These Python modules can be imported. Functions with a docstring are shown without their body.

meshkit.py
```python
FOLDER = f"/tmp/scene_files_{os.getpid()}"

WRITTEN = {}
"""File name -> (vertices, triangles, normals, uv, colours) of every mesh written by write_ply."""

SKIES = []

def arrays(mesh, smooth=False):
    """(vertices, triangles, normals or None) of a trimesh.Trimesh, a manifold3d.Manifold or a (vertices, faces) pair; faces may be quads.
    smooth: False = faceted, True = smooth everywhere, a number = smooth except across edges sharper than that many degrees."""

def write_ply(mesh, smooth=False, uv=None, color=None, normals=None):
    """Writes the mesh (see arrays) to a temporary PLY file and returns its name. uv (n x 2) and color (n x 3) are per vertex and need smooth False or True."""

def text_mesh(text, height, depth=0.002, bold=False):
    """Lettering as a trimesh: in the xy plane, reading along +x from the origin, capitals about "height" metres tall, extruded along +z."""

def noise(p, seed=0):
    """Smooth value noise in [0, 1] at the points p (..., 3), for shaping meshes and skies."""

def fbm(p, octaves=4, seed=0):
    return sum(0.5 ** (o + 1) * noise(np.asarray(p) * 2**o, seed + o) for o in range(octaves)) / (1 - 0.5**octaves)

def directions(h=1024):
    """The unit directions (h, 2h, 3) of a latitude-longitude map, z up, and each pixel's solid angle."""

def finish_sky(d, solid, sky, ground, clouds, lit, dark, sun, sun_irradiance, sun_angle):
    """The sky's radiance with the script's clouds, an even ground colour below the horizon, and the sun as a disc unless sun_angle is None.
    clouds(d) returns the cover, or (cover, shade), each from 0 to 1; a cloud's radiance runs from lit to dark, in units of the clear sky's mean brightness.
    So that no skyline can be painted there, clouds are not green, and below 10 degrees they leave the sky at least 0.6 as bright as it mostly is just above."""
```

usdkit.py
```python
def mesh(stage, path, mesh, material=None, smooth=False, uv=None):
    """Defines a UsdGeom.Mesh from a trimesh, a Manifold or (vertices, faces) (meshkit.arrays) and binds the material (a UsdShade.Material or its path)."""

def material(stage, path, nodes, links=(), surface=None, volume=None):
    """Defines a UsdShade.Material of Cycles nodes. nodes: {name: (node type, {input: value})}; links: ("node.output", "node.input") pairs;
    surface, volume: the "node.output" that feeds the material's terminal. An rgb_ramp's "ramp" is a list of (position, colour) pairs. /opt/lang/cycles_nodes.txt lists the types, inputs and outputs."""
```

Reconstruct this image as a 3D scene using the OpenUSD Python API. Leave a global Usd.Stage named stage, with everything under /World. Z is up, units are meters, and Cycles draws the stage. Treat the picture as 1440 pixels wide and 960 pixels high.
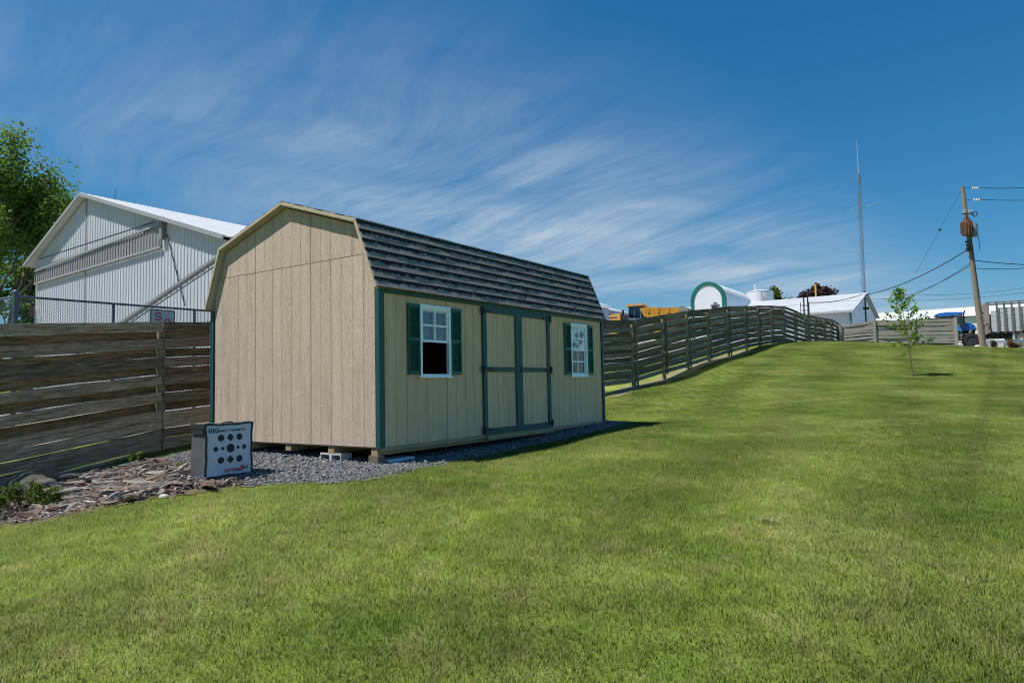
import math, random
import numpy as np, trimesh, usdkit, meshkit
from scipy.interpolate import RBFInterpolator
from shapely.geometry import Polygon, box as sbox, Point
from shapely import affinity, prepare, contains_xy
from pxr import Usd, UsdGeom, UsdLux, UsdShade, Gf, Sdf, Vt

stage = Usd.Stage.CreateInMemory()
UsdGeom.SetStageUpAxis(stage, 'Z')
UsdGeom.SetStageMetersPerUnit(stage, 1.0)
UsdGeom.Xform.Define(stage, '/World')
UsdGeom.Scope.Define(stage, '/World/Looks')

# ------------------------------------------------------------------ camera
FPX, PITCH, ROLL, CAMZ = 966.6, 0.0626, -0.0203, 1.5
EXPOSURE = 0.40
_cp, _sp, _cr, _sr = math.cos(PITCH), math.sin(PITCH), math.cos(ROLL), math.sin(ROLL)
_R = np.array([1., 0, 0]); _F = np.array([0, _cp, _sp]); _U = np.array([0, -_sp, _cp])
CR, CU = _cr * _R + _sr * _U, -_sr * _R + _cr * _U
CAM = np.array([0, 0, CAMZ])
cam = UsdGeom.Camera.Define(stage, '/World/camera')
cam.CreateHorizontalApertureAttr(36.0); cam.CreateVerticalApertureAttr(24.0)
cam.CreateFocalLengthAttr(36.0 * FPX / 1440)
cam.CreateClippingRangeAttr(Gf.Vec2f(0.05, 5000))
cam.CreateExposureAttr(EXPOSURE)
cam.AddTransformOp().Set(Gf.Matrix4d(*CR, 0, *CU, 0, *(-_F), 0, *CAM, 1))

# ------------------------------------------------------------------ sky and sun
SUN_AZ, SUN_EL = math.radians(-105.0), math.radians(61.0)      # azimuth = atan2(x, y) towards the sun
SKY_STRENGTH, SUN_INT = 0.09, 1.25
SKY_TINT, CLOUD_AMT = (0.74, 0.90, 0.86), 1.0
sdir = np.array([math.sin(SUN_AZ) * math.cos(SUN_EL), math.cos(SUN_AZ) * math.cos(SUN_EL), math.sin(SUN_EL)])
M = usdkit.material

def M_(name, nodes, links, surface, volume=None):
    return M(stage, '/World/Looks/' + name, nodes, links, surface=surface, volume=volume)

M_('sky_look', {
    'sky': ('sky_texture', {'sky_type': 'single_scattering', 'sun_disc': False, 'sun_elevation': SUN_EL, 'sun_rotation': SUN_AZ,
                            'altitude': 150.0, 'air_density': 1.0, 'aerosol_density': 0.55, 'ozone_density': 2.2}),
    # the deep polarised blue of the photograph: less red towards the zenith
    'sc': ('separate_color', {}), 'r1p': ('math', {'math_type': 'power', 'value2': 1.7}), 'r2p': ('math', {'math_type': 'multiply', 'value2': 0.178 * SKY_TINT[0]}),
    'g1p': ('math', {'math_type': 'power', 'value2': 0.93}), 'g2p': ('math', {'math_type': 'multiply', 'value2': 0.775 * SKY_TINT[1]}),
    'b1p': ('math', {'math_type': 'power', 'value2': 0.72}), 'b2p': ('math', {'math_type': 'multiply', 'value2': 1.56 * SKY_TINT[2]}), 'cc': ('combine_color', {}),
    'tc': ('texture_coordinate', {}),
    'sep': ('separate_xyz', {}),
    'zc': ('math', {'math_type': 'maximum', 'value2': 0.0}),
    'za': ('math', {'math_type': 'add', 'value2': 0.12}),
    'qx': ('math', {'math_type': 'divide'}), 'qy': ('math', {'math_type': 'divide'}),
    'q': ('combine_xyz', {'z': 0.0}),
    'warp': ('noise_texture', {'scale': 1.1, 'detail': 1.0, 'roughness': 0.4}),
    'addw': ('mix', {'mix_type': 'add', 'fac': 0.42}),
    # fine wisps combed along the wind
    'rot': ('mapping', {'rotation': (0, 0, math.radians(49)), 'scale': (1.0, 1.0, 1.0)}),
    'm1': ('mapping', {'scale': (0.62, 3.2, 1.0)}),
    'n1': ('noise_texture', {'scale': 1.7, 'detail': 11.0, 'roughness': 0.64, 'distortion': 0.04}),
    'r1': ('map_range', {'from_min': 0.34, 'from_max': 0.74, 'clamp': True}),
    # the bank of cirrus: a band that passes the zenith side on the left and sinks to the right
    'bx': ('separate_xyz', {}), 'bm': ('mapping', {'location': (0.0, -2.07, 0.0), 'rotation': (0, 0, math.radians(-41.4))}),
    'bd': ('math', {'math_type': 'absolute'}), 'bl': ('map_range', {'from_min': 0.2, 'from_max': 1.9, 'to_min': 0.24, 'to_max': 1.0, 'clamp': True}), 'bk': ('math', {'math_type': 'multiply'}), 'bn': ('map_range', {'from_min': 0.05, 'from_max': 1.25, 'to_min': 1.0, 'to_max': 0.0, 'clamp': True, 'range_type': 'smoothstep'}),
    'm2': ('mapping', {'location': (0.35, 0.2, 0.0), 'scale': (1.1, 1.7, 1.0)}),
    'n2': ('noise_texture', {'scale': 1.0, 'detail': 5.0, 'roughness': 0.55}),
    'r2': ('map_range', {'from_min': 0.22, 'from_max': 0.62, 'clamp': True}),
    'bank': ('math', {'math_type': 'multiply'}),
    'thin': ('math', {'math_type': 'multiply_add', 'value2': 1.1, 'value3': 0.0}),
    'veil': ('math', {'math_type': 'multiply', 'value2': 0.26}),
    'wm': ('math', {'math_type': 'multiply', 'use_clamp': True}),
    'sum': ('math', {'math_type': 'add', 'use_clamp': True}),
    'low': ('map_range', {'from_min': 0.0, 'from_max': 0.05, 'clamp': True}),
    'cov': ('math', {'math_type': 'multiply'}),
    'cov2': ('math', {'math_type': 'multiply', 'value2': CLOUD_AMT}),
    'mixc': ('mix', {'color2': (4.0, 4.9, 5.8)}),
    'bg': ('background_shader', {'strength': SKY_STRENGTH}),
}, [('sky.color', 'sc.color'), ('sc.r', 'r1p.value1'), ('r1p.value', 'r2p.value1'), ('sc.g', 'g1p.value1'), ('g1p.value', 'g2p.value1'), ('sc.b', 'b1p.value1'), ('b1p.value', 'b2p.value1'),
    ('r2p.value', 'cc.r'), ('g2p.value', 'cc.g'), ('b2p.value', 'cc.b'),
    ('tc.generated', 'sep.vector'), ('sep.z', 'zc.value1'), ('zc.value', 'za.value1'),
    ('sep.x', 'qx.value1'), ('za.value', 'qx.value2'), ('sep.y', 'qy.value1'), ('za.value', 'qy.value2'),
    ('qx.value', 'q.x'), ('qy.value', 'q.y'), ('q.vector', 'warp.vector'), ('q.vector', 'addw.color1'), ('warp.color', 'addw.color2'),
    ('addw.color', 'rot.vector'), ('rot.vector', 'm1.vector'), ('m1.vector', 'n1.vector'), ('n1.fac', 'r1.value'),
    ('q.vector', 'bm.vector'), ('bm.vector', 'bx.vector'), ('bx.y', 'bd.value1'), ('bd.value', 'bn.value'),
    ('addw.color', 'm2.vector'), ('m2.vector', 'n2.vector'), ('n2.fac', 'r2.value'), ('r2.result', 'bank.value1'), ('bx.x', 'bl.value'), ('bl.result', 'bk.value1'), ('bn.result', 'bk.value2'), ('bk.value', 'bank.value2'),
    ('bank.value', 'veil.value1'), ('r1.result', 'wm.value1'), ('bank.value', 'thin.value1'), ('thin.value', 'wm.value2'),
    ('veil.value', 'sum.value1'), ('wm.value', 'sum.value2'), ('sum.value', 'cov.value1'), ('sep.z', 'low.value'), ('low.result', 'cov.value2'),
    ('cov.value', 'cov2.value1'), ('cov2.value', 'mixc.fac'), ('cc.color', 'mixc.color1'), ('mixc.color', 'bg.color')], 'bg.background')
dome = UsdLux.DomeLight.Define(stage, '/World/sky')
UsdShade.MaterialBindingAPI.Apply(dome.GetPrim()).Bind(UsdShade.Material.Get(stage, '/World/Looks/sky_look'))
dome.GetPrim().SetCustomDataByKey('kind', 'structure')
sun = UsdLux.DistantLight.Define(stage, '/World/sun')
sun.CreateIntensityAttr(SUN_INT); sun.CreateAngleAttr(0.53); sun.CreateNormalizeAttr(True)
sun.CreateColorAttr(Gf.Vec3f(1.0, 0.97, 0.92))
_z = sdir; _x = np.cross([0, 0, 1.], _z); _x /= np.linalg.norm(_x); _y = np.cross(_z, _x)
sun.AddTransformOp().Set(Gf.Matrix4d(*_x, 0, *_y, 0, *_z, 0, 0, 0, 0, 1))

# ------------------------------------------------------------------ where things stand: sight lines of the photograph give each point at a known distance
def ray(px, py):
    return _F + (px - 720) / FPX * CR - (py - 480) / FPX * CU
def at(px, py, Y):
    d = ray(px, py); return CAM + d * (Y / d[1])
def on_plane(px, py, P, n):
    d = ray(px, py); return CAM + d * (((P - CAM) @ n) / (d @ n))

YAW = 0.5989
E1 = np.array([math.sin(YAW), math.cos(YAW), 0.]); E2 = np.array([-math.cos(YAW), math.sin(YAW), 0.])
ROTZ = math.degrees(math.pi / 2 - YAW)
SHED = np.array([-1.6546, 8.5416, CAMZ - 0.7409])

# ------------------------------------------------------------------ prims
_names = {}
def numbered(path):
    k = _names.get(path, 0); _names[path] = k + 1
    return path if k == 0 else f'{path}_{k:03d}'
def setd(p, label=None, cat=None, group=None, kind=None):
    for k, v in (('label', label), ('category', cat), ('group', group), ('kind', kind)):
        if v: p.SetCustomDataByKey(k, v)
    return p
def thing(name, label, cat, loc=(0, 0, 0), rz=0.0, group=None):
    x = UsdGeom.Xform.Define(stage, numbered('/World/' + name))
    x.AddTranslateOp().Set(Gf.Vec3d(*map(float, loc))); x.AddRotateZOp().Set(float(rz))
    return setd(x.GetPrim(), label, cat, group)

class MB:
    def __init__(s): s.v, s.f, s.n = [], [], 0
    def add(s, v, f):
        v = np.asarray(v, float); f = np.asarray(f, int)
        if f.shape[1] == 4: f = np.vstack([f[:, [0, 1, 2]], f[:, [0, 2, 3]]])
        s.v.append(v); s.f.append(f + s.n); s.n += len(v); return s
    def box(s, lo, hi, R=None, c=None):
        lo, hi = np.minimum(lo, hi), np.maximum(lo, hi)
        v = np.array([[(lo, hi)[i][0], (lo, hi)[j][1], (lo, hi)[k][2]] for i in (0, 1) for j in (0, 1) for k in (0, 1)], float)
        if R is not None: v = v @ np.asarray(R).T
        if c is not None: v = v + np.asarray(c)
        return s.add(v, [[0, 1, 3, 2], [4, 6, 7, 5], [0, 4, 5, 1], [2, 3, 7, 6], [0, 2, 6, 4], [1, 5, 7, 3]])
    def bar(s, p0, p1, w, h, up=(0, 0, 1)):
        p0, p1 = np.asarray(p0, float), np.asarray(p1, float); d = p1 - p0; L = np.linalg.norm(d); d /= L
        a = np.cross(up, d); a /= np.linalg.norm(a); b = np.cross(d, a)
        return s.box((0, -w / 2, -h / 2), (L, w / 2, h / 2), np.stack([d, a, b], 1), p0)
    def tube(s, pts, r, n=6, caps=True):
        pts = np.asarray(pts, float); m = len(pts); r = np.broadcast_to(r, (m,)).astype(float)
        t = np.gradient(pts, axis=0); t /= np.linalg.norm(t, axis=1, keepdims=True)
        ref = np.array([0, 0, 1.]) if abs(t[0][2]) < 0.9 else np.array([1., 0, 0])
        vs = []
        for i in range(m):
            a = np.cross(ref, t[i]); a /= np.linalg.norm(a); b = np.cross(t[i], a)
            th = np.arange(n) / n * 2 * np.pi
            vs.append(pts[i] + r[i] * (np.cos(th)[:, None] * a + np.sin(th)[:, None] * b))
        v = np.vstack(vs); f = []
        for i in range(m - 1):
            for k in range(n):
                f.append([i * n + k, i * n + (k + 1) % n, (i + 1) * n + (k + 1) % n, (i + 1) * n + k])
        s.add(v, f)
        if caps:
            for i, sgn in ((0, -1), (m - 1, 1)):
                ring = list(range(i * n, i * n + n)); base = v[ring]
                vv = np.vstack([base, pts[i]]); ff = [[k, (k + 1) % n, n][::sgn] for k in range(n)]
                s.add(vv, ff)
        return s
    def poly(s, pg, depth, T=None):
        for g in getattr(pg, 'geoms', [pg]):
            if g.is_empty or g.geom_type != 'Polygon' or g.area < 1e-7: continue
            m = trimesh.creation.extrude_polygon(g, depth, engine='earcut')
            v = np.array(m.vertices)
            if T is not None: v = T(v)
            s.add(v, m.faces)
        return s
    def arr(s): return np.vstack(s.v), np.vstack(s.f)

def obj(name, mb, mat, parent=None, smooth=False, loc=None, R=None, fix=True, **kw):
    base = (str(parent.GetPath()) if parent is not None else '/World') + '/'
    v, f = mb.arr() if isinstance(mb, MB) else mb
    t = trimesh.Trimesh(v, f, process=False)
    if fix and not smooth:
        t.merge_vertices(); trimesh.repair.fix_normals(t, multibody=True)
    m = usdkit.mesh(stage, numbered(base + name), t, MAT[mat] if isinstance(mat, str) else mat, smooth=smooth)
    if loc is not None:
        if R is None: m.AddTranslateOp().Set(Gf.Vec3d(*map(float, loc)))
        else: m.AddTransformOp().Set(Gf.Matrix4d(*R[:, 0], 0, *R[:, 1], 0, *R[:, 2], 0, *map(float, loc), 1))
    p = m.GetPrim(); setd(p, **kw); return p
# extrusion frames: polygon (u, v) and depth d
FX = lambda x: (lambda p: np.stack([x + p[:, 2], p[:, 0], p[:, 1]], 1))        # polygon in y,z extruded along +x
FY = lambda y: (lambda p: np.stack([p[:, 0], y + p[:, 2], p[:, 1]], 1))        # polygon in x,z extruded along +y

# ------------------------------------------------------------------ materials
MAT = {}
def plain(name, col, rough=0.6, var=0.12, scale=6.0, bump=0.0, bscale=60.0, metal=0.0, stretch=(1, 1, 1), spec=0.35, rnd=0.0, dirt=None, dirt_amt=0.0, dscale=1.5):
    col = np.array(col, float)
    n = {'tc': ('texture_coordinate', {}), 'oi': ('object_info', {}), 'mp': ('mapping', {'scale': stretch}),
         'of': ('mix', {'mix_type': 'add', 'fac': 1.0}), 'rv': ('combine_xyz', {'x': 0.0, 'y': 0.0, 'z': 0.0}), 'rm': ('math', {'math_type': 'multiply', 'value2': 37.0}),
         'nz': ('noise_texture', {'scale': scale, 'detail': 5.0, 'roughness': 0.6}),
         'rp': ('rgb_ramp', {'ramp': [(0.25, col * (1 - var)), (0.75, col * (1 + var))]}),
         'p': ('principled_bsdf', {'roughness': rough, 'metallic': metal, 'specular_ior_level': spec})}
    l = [('tc.object', 'mp.vector'), ('oi.random', 'rm.value1'), ('rm.value', 'rv.x'), ('rm.value', 'rv.z'), ('mp.vector', 'of.color1'), ('rv.vector', 'of.color2'),
         ('of.color', 'nz.vector'), ('nz.fac', 'rp.fac')]
    out = 'rp.color'
    if dirt is not None:
        n['dn'] = ('noise_texture', {'scale': dscale, 'detail': 6.0, 'roughness': 0.65})
        n['dr'] = ('map_range', {'from_min': 0.48, 'from_max': 0.72, 'to_max': dirt_amt, 'clamp': True})
        n['dm'] = ('mix', {'color2': dirt})
        l += [('of.color', 'dn.vector'), ('dn.fac', 'dr.value'), ('dr.result', 'dm.fac'), (out, 'dm.color1')]; out = 'dm.color'
    if rnd:
        n['rr'] = ('map_range', {'from_min': 0.0, 'from_max': 1.0, 'to_min': 1 - rnd, 'to_max': 1 + rnd})
        n['hv'] = ('hsv', {'hue': 0.5, 'saturation': 1.0, 'fac': 1.0})
        l += [('oi.random', 'rr.value'), ('rr.result', 'hv.value'), (out, 'hv.color')]; out = 'hv.color'
    l.append((out, 'p.base_color'))
    if bump:
        n['bn'] = ('noise_texture', {'scale': bscale, 'detail': 3.0}); n['bp'] = ('bump', {'strength': bump, 'distance': 0.01})
        l += [('of.color', 'bn.vector'), ('bn.fac', 'bp.height'), ('bp.normal', 'p.normal')]
    MAT[name] = M_(name, n, l, 'p.BSDF'); return MAT[name]

# painted T1-11 siding: vertical grain
plain('siding', (0.475, 0.375, 0.282), 0.78, 0.11, 7.0, 0.9, 22.0, stretch=(6, 6, 0.9), rnd=0.045, dirt=(0.31, 0.255, 0.165), dirt_amt=0.55, dscale=1.1, spec=0.2)
plain('siding_shade_lift', (0.625, 0.412, 0.236), 0.78, 0.10, 7.0, 0.8, 22.0, stretch=(6, 6, 0.7), rnd=0.05, dirt=(0.38, 0.29, 0.155), dirt_amt=0.6, dscale=1.1, spec=0.2)  # front-wall copy of the siding, lightened and yellowed to counter blue shade
plain('groove', (0.27, 0.21, 0.14), 0.9, 0.1)
plain('green_trim', (0.012, 0.062, 0.052), 0.5, 0.12, 8.0, 0.1, 40.0, spec=0.4)
plain('green_shutter', (0.008, 0.085, 0.060), 0.45, 0.1, 8.0, spec=0.4)
plain('rake_board', (0.40, 0.33, 0.22), 0.7, 0.1, 6.0)
plain('white_vinyl', (0.78, 0.80, 0.80), 0.4, 0.03, 5.0)
plain('dark_inside', (0.06, 0.05, 0.04), 0.9, 0.2)
plain('black_iron', (0.012, 0.012, 0.013), 0.5, 0.1)
plain('skid_wood', (0.30, 0.22, 0.12), 0.85, 0.25, 5.0, 0.3, 30.0, stretch=(0.7, 6, 6))
plain('concrete', (0.42, 0.40, 0.37), 0.9, 0.12, 14.0, 0.4, 80.0)
plain('slab_concrete', (0.38, 0.42, 0.46), 0.9, 0.12, 14.0, 0.3, 80.0)
plain('timber_dark', (0.13, 0.10, 0.07), 0.9, 0.25, 8.0, 0.3, 30.0)
def wood(name, a, b, c, rnd, moss=0.0):
    n = {'tc': ('texture_coordinate', {}), 'oi': ('object_info', {}), 'mp': ('mapping', {'scale': (1.2, 10.0, 15.0)}), 'rm': ('math', {'math_type': 'multiply', 'value2': 61.0}),
         'rv': ('combine_xyz', {'x': 0.0, 'y': 0.0, 'z': 0.0}), 'of': ('mix', {'mix_type': 'add', 'fac': 1.0}),
         'nz': ('noise_texture', {'scale': 4.0, 'detail': 8.0, 'roughness': 0.7, 'distortion': 0.6}),
         'rp': ('rgb_ramp', {'ramp': [(0.30, a), (0.5, b), (0.72, c)]}),
         'st': ('noise_texture', {'scale': 1.3, 'detail': 5.0, 'roughness': 0.65}),
         'sr': ('map_range', {'from_min': 0.5, 'from_max': 0.75, 'to_max': 0.75, 'clamp': True}), 'sm': ('mix', {'color2': np.array(a) * 0.5}),
         'ms': ('noise_texture', {'scale': 0.8, 'detail': 4.0}), 'mr': ('map_range', {'from_min': 0.55, 'from_max': 0.75, 'to_max': moss, 'clamp': True}), 'mm': ('mix', {'color2': (0.09, 0.10, 0.035)}),
         'rr': ('map_range', {'to_min': 1 - rnd, 'to_max': 1 + rnd}), 'hv': ('hsv', {'hue': 0.5, 'saturation': 1.0, 'fac': 1.0}),
         'bp': ('bump', {'strength': 0.6, 'distance': 0.01}), 'p': ('principled_bsdf', {'roughness': 0.9, 'specular_ior_level': 0.15})}
    l = [('tc.object', 'mp.vector'), ('oi.random', 'rm.value1'), ('rm.value', 'rv.x'), ('rm.value', 'rv.y'), ('mp.vector', 'of.color1'), ('rv.vector', 'of.color2'),
         ('of.color', 'nz.vector'), ('nz.fac', 'rp.fac'), ('of.color', 'st.vector'), ('st.fac', 'sr.value'), ('sr.result', 'sm.fac'), ('rp.color', 'sm.color1'),
         ('of.color', 'ms.vector'), ('ms.fac', 'mr.value'), ('mr.result', 'mm.fac'), ('sm.color', 'mm.color1'),
         ('oi.random', 'rr.value'), ('rr.result', 'hv.value'), ('mm.color', 'hv.color'), ('hv.color', 'p.base_color'), ('nz.fac', 'bp.height'), ('bp.normal', 'p.normal')]
    MAT[name] = M_(name, n, l, 'p.BSDF')
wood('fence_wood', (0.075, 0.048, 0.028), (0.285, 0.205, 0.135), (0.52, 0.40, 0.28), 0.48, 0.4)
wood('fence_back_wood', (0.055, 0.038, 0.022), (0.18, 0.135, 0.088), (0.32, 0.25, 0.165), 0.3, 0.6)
wood('hill_fence_wood', (0.05, 0.033, 0.02), (0.185, 0.138, 0.092), (0.36, 0.285, 0.205), 0.42, 0.4)
wood('post_wood', (0.08, 0.068, 0.04), (0.19, 0.165, 0.10), (0.30, 0.27, 0.17), 0.2, 0.4)
wood('grey_fence_wood', (0.17, 0.15, 0.13), (0.34, 0.31, 0.275), (0.46, 0.43, 0.39), 0.15)
wood('bark', (0.10, 0.085, 0.075), (0.25, 0.225, 0.205), (0.46, 0.43, 0.40), 0.45)
wood('driftwood', (0.11, 0.075, 0.05), (0.27, 0.21, 0.16), (0.50, 0.43, 0.35), 0.25)
wood('pole_wood', (0.13, 0.10, 0.075), (0.25, 0.20, 0.155), (0.34, 0.28, 0.23), 0.1)
wood('trunk_bark', (0.05, 0.04, 0.03), (0.12, 0.10, 0.08), (0.2, 0.17, 0.14), 0.1)

# shingles: light mineral grey with a ragged dark band at the head of every course
SH_Z0, SH_Z1 = 1.99, 2.885
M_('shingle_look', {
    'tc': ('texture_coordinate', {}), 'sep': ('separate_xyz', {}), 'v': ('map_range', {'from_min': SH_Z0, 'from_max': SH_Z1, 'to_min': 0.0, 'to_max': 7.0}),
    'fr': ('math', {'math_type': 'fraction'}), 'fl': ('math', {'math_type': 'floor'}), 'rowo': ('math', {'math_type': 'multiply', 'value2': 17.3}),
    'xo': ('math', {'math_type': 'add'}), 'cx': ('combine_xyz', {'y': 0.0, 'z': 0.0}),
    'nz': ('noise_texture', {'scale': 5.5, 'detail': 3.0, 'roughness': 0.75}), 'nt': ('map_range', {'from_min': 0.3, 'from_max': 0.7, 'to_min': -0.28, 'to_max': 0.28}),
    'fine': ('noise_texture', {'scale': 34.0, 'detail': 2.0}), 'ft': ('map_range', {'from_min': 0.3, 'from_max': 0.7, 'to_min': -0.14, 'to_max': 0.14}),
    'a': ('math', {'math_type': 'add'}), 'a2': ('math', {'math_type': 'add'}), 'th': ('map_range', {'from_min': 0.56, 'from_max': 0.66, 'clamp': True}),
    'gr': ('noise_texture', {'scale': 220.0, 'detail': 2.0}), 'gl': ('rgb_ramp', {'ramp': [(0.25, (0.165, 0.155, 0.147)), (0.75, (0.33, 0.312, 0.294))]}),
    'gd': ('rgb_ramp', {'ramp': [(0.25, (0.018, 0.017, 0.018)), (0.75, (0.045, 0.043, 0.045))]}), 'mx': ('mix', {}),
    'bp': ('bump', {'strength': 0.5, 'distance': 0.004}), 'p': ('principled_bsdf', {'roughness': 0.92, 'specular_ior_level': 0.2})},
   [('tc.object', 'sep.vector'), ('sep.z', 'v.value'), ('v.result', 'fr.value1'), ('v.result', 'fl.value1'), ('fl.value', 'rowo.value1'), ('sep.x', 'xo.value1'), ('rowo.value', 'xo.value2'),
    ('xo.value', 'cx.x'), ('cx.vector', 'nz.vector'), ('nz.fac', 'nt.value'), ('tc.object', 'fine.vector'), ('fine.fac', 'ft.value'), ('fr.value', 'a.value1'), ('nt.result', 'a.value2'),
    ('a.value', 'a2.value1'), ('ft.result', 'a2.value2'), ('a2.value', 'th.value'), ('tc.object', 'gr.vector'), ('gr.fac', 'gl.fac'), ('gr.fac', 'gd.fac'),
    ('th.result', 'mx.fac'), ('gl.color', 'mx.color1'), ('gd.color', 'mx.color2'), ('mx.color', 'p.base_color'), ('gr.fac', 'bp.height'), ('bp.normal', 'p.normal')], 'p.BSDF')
MAT['shingle'] = UsdShade.Material.Get(stage, '/World/Looks/shingle_look')
# clear pane: transparent with fresnel reflection
MAT['glass'] = M_('window_glass', {'t': ('transparent_bsdf', {'color': (0.94, 0.95, 0.95)}), 'g': ('glossy_bsdf', {'roughness': 0.02, 'color': (0.9, 0.9, 0.9)}), 'lw': ('layer_weight', {'blend': 0.5}), 'pw': ('math', {'math_type': 'power', 'value2': 4.0}), 'f': ('math', {'math_type': 'multiply_add', 'value2': 0.75, 'value3': 0.035}),
                   'm': ('mix_closure', {})}, [('lw.facing', 'pw.value1'), ('pw.value', 'f.value1'), ('f.value', 'm.fac'), ('t.BSDF', 'm.closure1'), ('g.BSDF', 'm.closure2')], 'm.closure')
MAT['tinted_glass'] = M_('cab_glass', {'t': ('transparent_bsdf', {'color': (0.30, 0.38, 0.42)}), 'g': ('glossy_bsdf', {'roughness': 0.03, 'color': (0.9, 0.9, 0.9)}), 'lw': ('layer_weight', {'blend': 0.5}), 'pw': ('math', {'math_type': 'power', 'value2': 4.0}), 'f': ('math', {'math_type': 'multiply_add', 'value2': 0.75, 'value3': 0.06}),
                   'm': ('mix_closure', {})}, [('lw.facing', 'pw.value1'), ('pw.value', 'f.value1'), ('f.value', 'm.fac'), ('t.BSDF', 'm.closure1'), ('g.BSDF', 'm.closure2')], 'm.closure')
plain('curtain', (0.36, 0.29, 0.27), 0.9, 0.15, 4.0)
plain('white_backing', (0.86, 0.87, 0.88), 0.7, 0.06, 4.0)
plain('leaf_shape_dark', (0.02, 0.018, 0.022), 0.7, 0.2)

plain('barn_metal', (0.47, 0.485, 0.505), 0.45, 0.05, 0.9, stretch=(1, 1, 0.3), dirt=(0.40, 0.42, 0.43), dirt_amt=0.4, dscale=0.5)
plain('barn_roof_metal', (0.58, 0.585, 0.60), 0.4, 0.04, 1.0, stretch=(1, 1, 1))
plain('barn_trim', (0.27, 0.28, 0.29), 0.6, 0.08, 3.0)
plain('dull_panel', (0.25, 0.235, 0.24), 0.7, 0.12, 3.0)
plain('auger_steel', (0.20, 0.205, 0.21), 0.5, 0.15, 4.0)
plain('galv', (0.10, 0.12, 0.15), 0.5, 0.15, 12.0, metal=0.3)
plain('wire_galv', (0.30, 0.33, 0.36), 0.5, 0.1, 12.0, metal=0.4)
plain('sign_face', (0.42, 0.48, 0.50), 0.6, 0.05, 5.0)
plain('sign_red', (0.40, 0.03, 0.05), 0.5, 0.05)
plain('brick_red', (0.22, 0.07, 0.05), 0.85, 0.2, 8.0)
plain('membrane', (0.66, 0.67, 0.69), 0.55, 0.06, 1.2, 0.15, 3.0)
plain('roof_white', (0.43, 0.44, 0.455), 0.5, 0.12, 1.2, dirt=(0.34, 0.35, 0.36), dirt_amt=.6, dscale=.8)
plain('wall_white', (0.66, 0.68, 0.70), 0.55, 0.05, 1.5)
plain('wall_grey', (0.36, 0.36, 0.37), 0.7, 0.08, 1.5)
plain('hoop_green', (0.010, 0.14, 0.09), 0.5, 0.08, 2.0)
plain('tank_white', (0.60, 0.61, 0.63), 0.4, 0.05, 1.0)
plain('yellow_paint', (0.50, 0.235, 0.02), 0.4, 0.12, 2.0, dirt=(0.30, 0.14, 0.03), dirt_amt=0.5, dscale=1.5)
plain('pale_yellow_paint', (0.60, 0.33, 0.09), 0.4, 0.1, 2.0)
plain('pole_yellow', (0.70, 0.36, 0.02), 0.45, 0.05)
plain('cab_inside', (0.10, 0.17, 0.24), 0.5, 0.3, 3.0)
plain('dark_machine', (0.03, 0.03, 0.032), 0.6, 0.3, 5.0)
plain('tractor_blue', (0.012, 0.14, 0.50), 0.3, 0.06, 3.0, spec=0.5)
plain('rubber', (0.022, 0.021, 0.02), 0.85, 0.2, 10.0)
plain('rim_pale', (0.55, 0.50, 0.36), 0.5, 0.1, 5.0)
plain('machine_grey', (0.20, 0.19, 0.18), 0.6, 0.2, 5.0)
plain('trailer_end', (0.26, 0.215, 0.175), 0.7, 0.15, 3.0, dirt=(0.12, 0.09, 0.07), dirt_amt=0.5)
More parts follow.
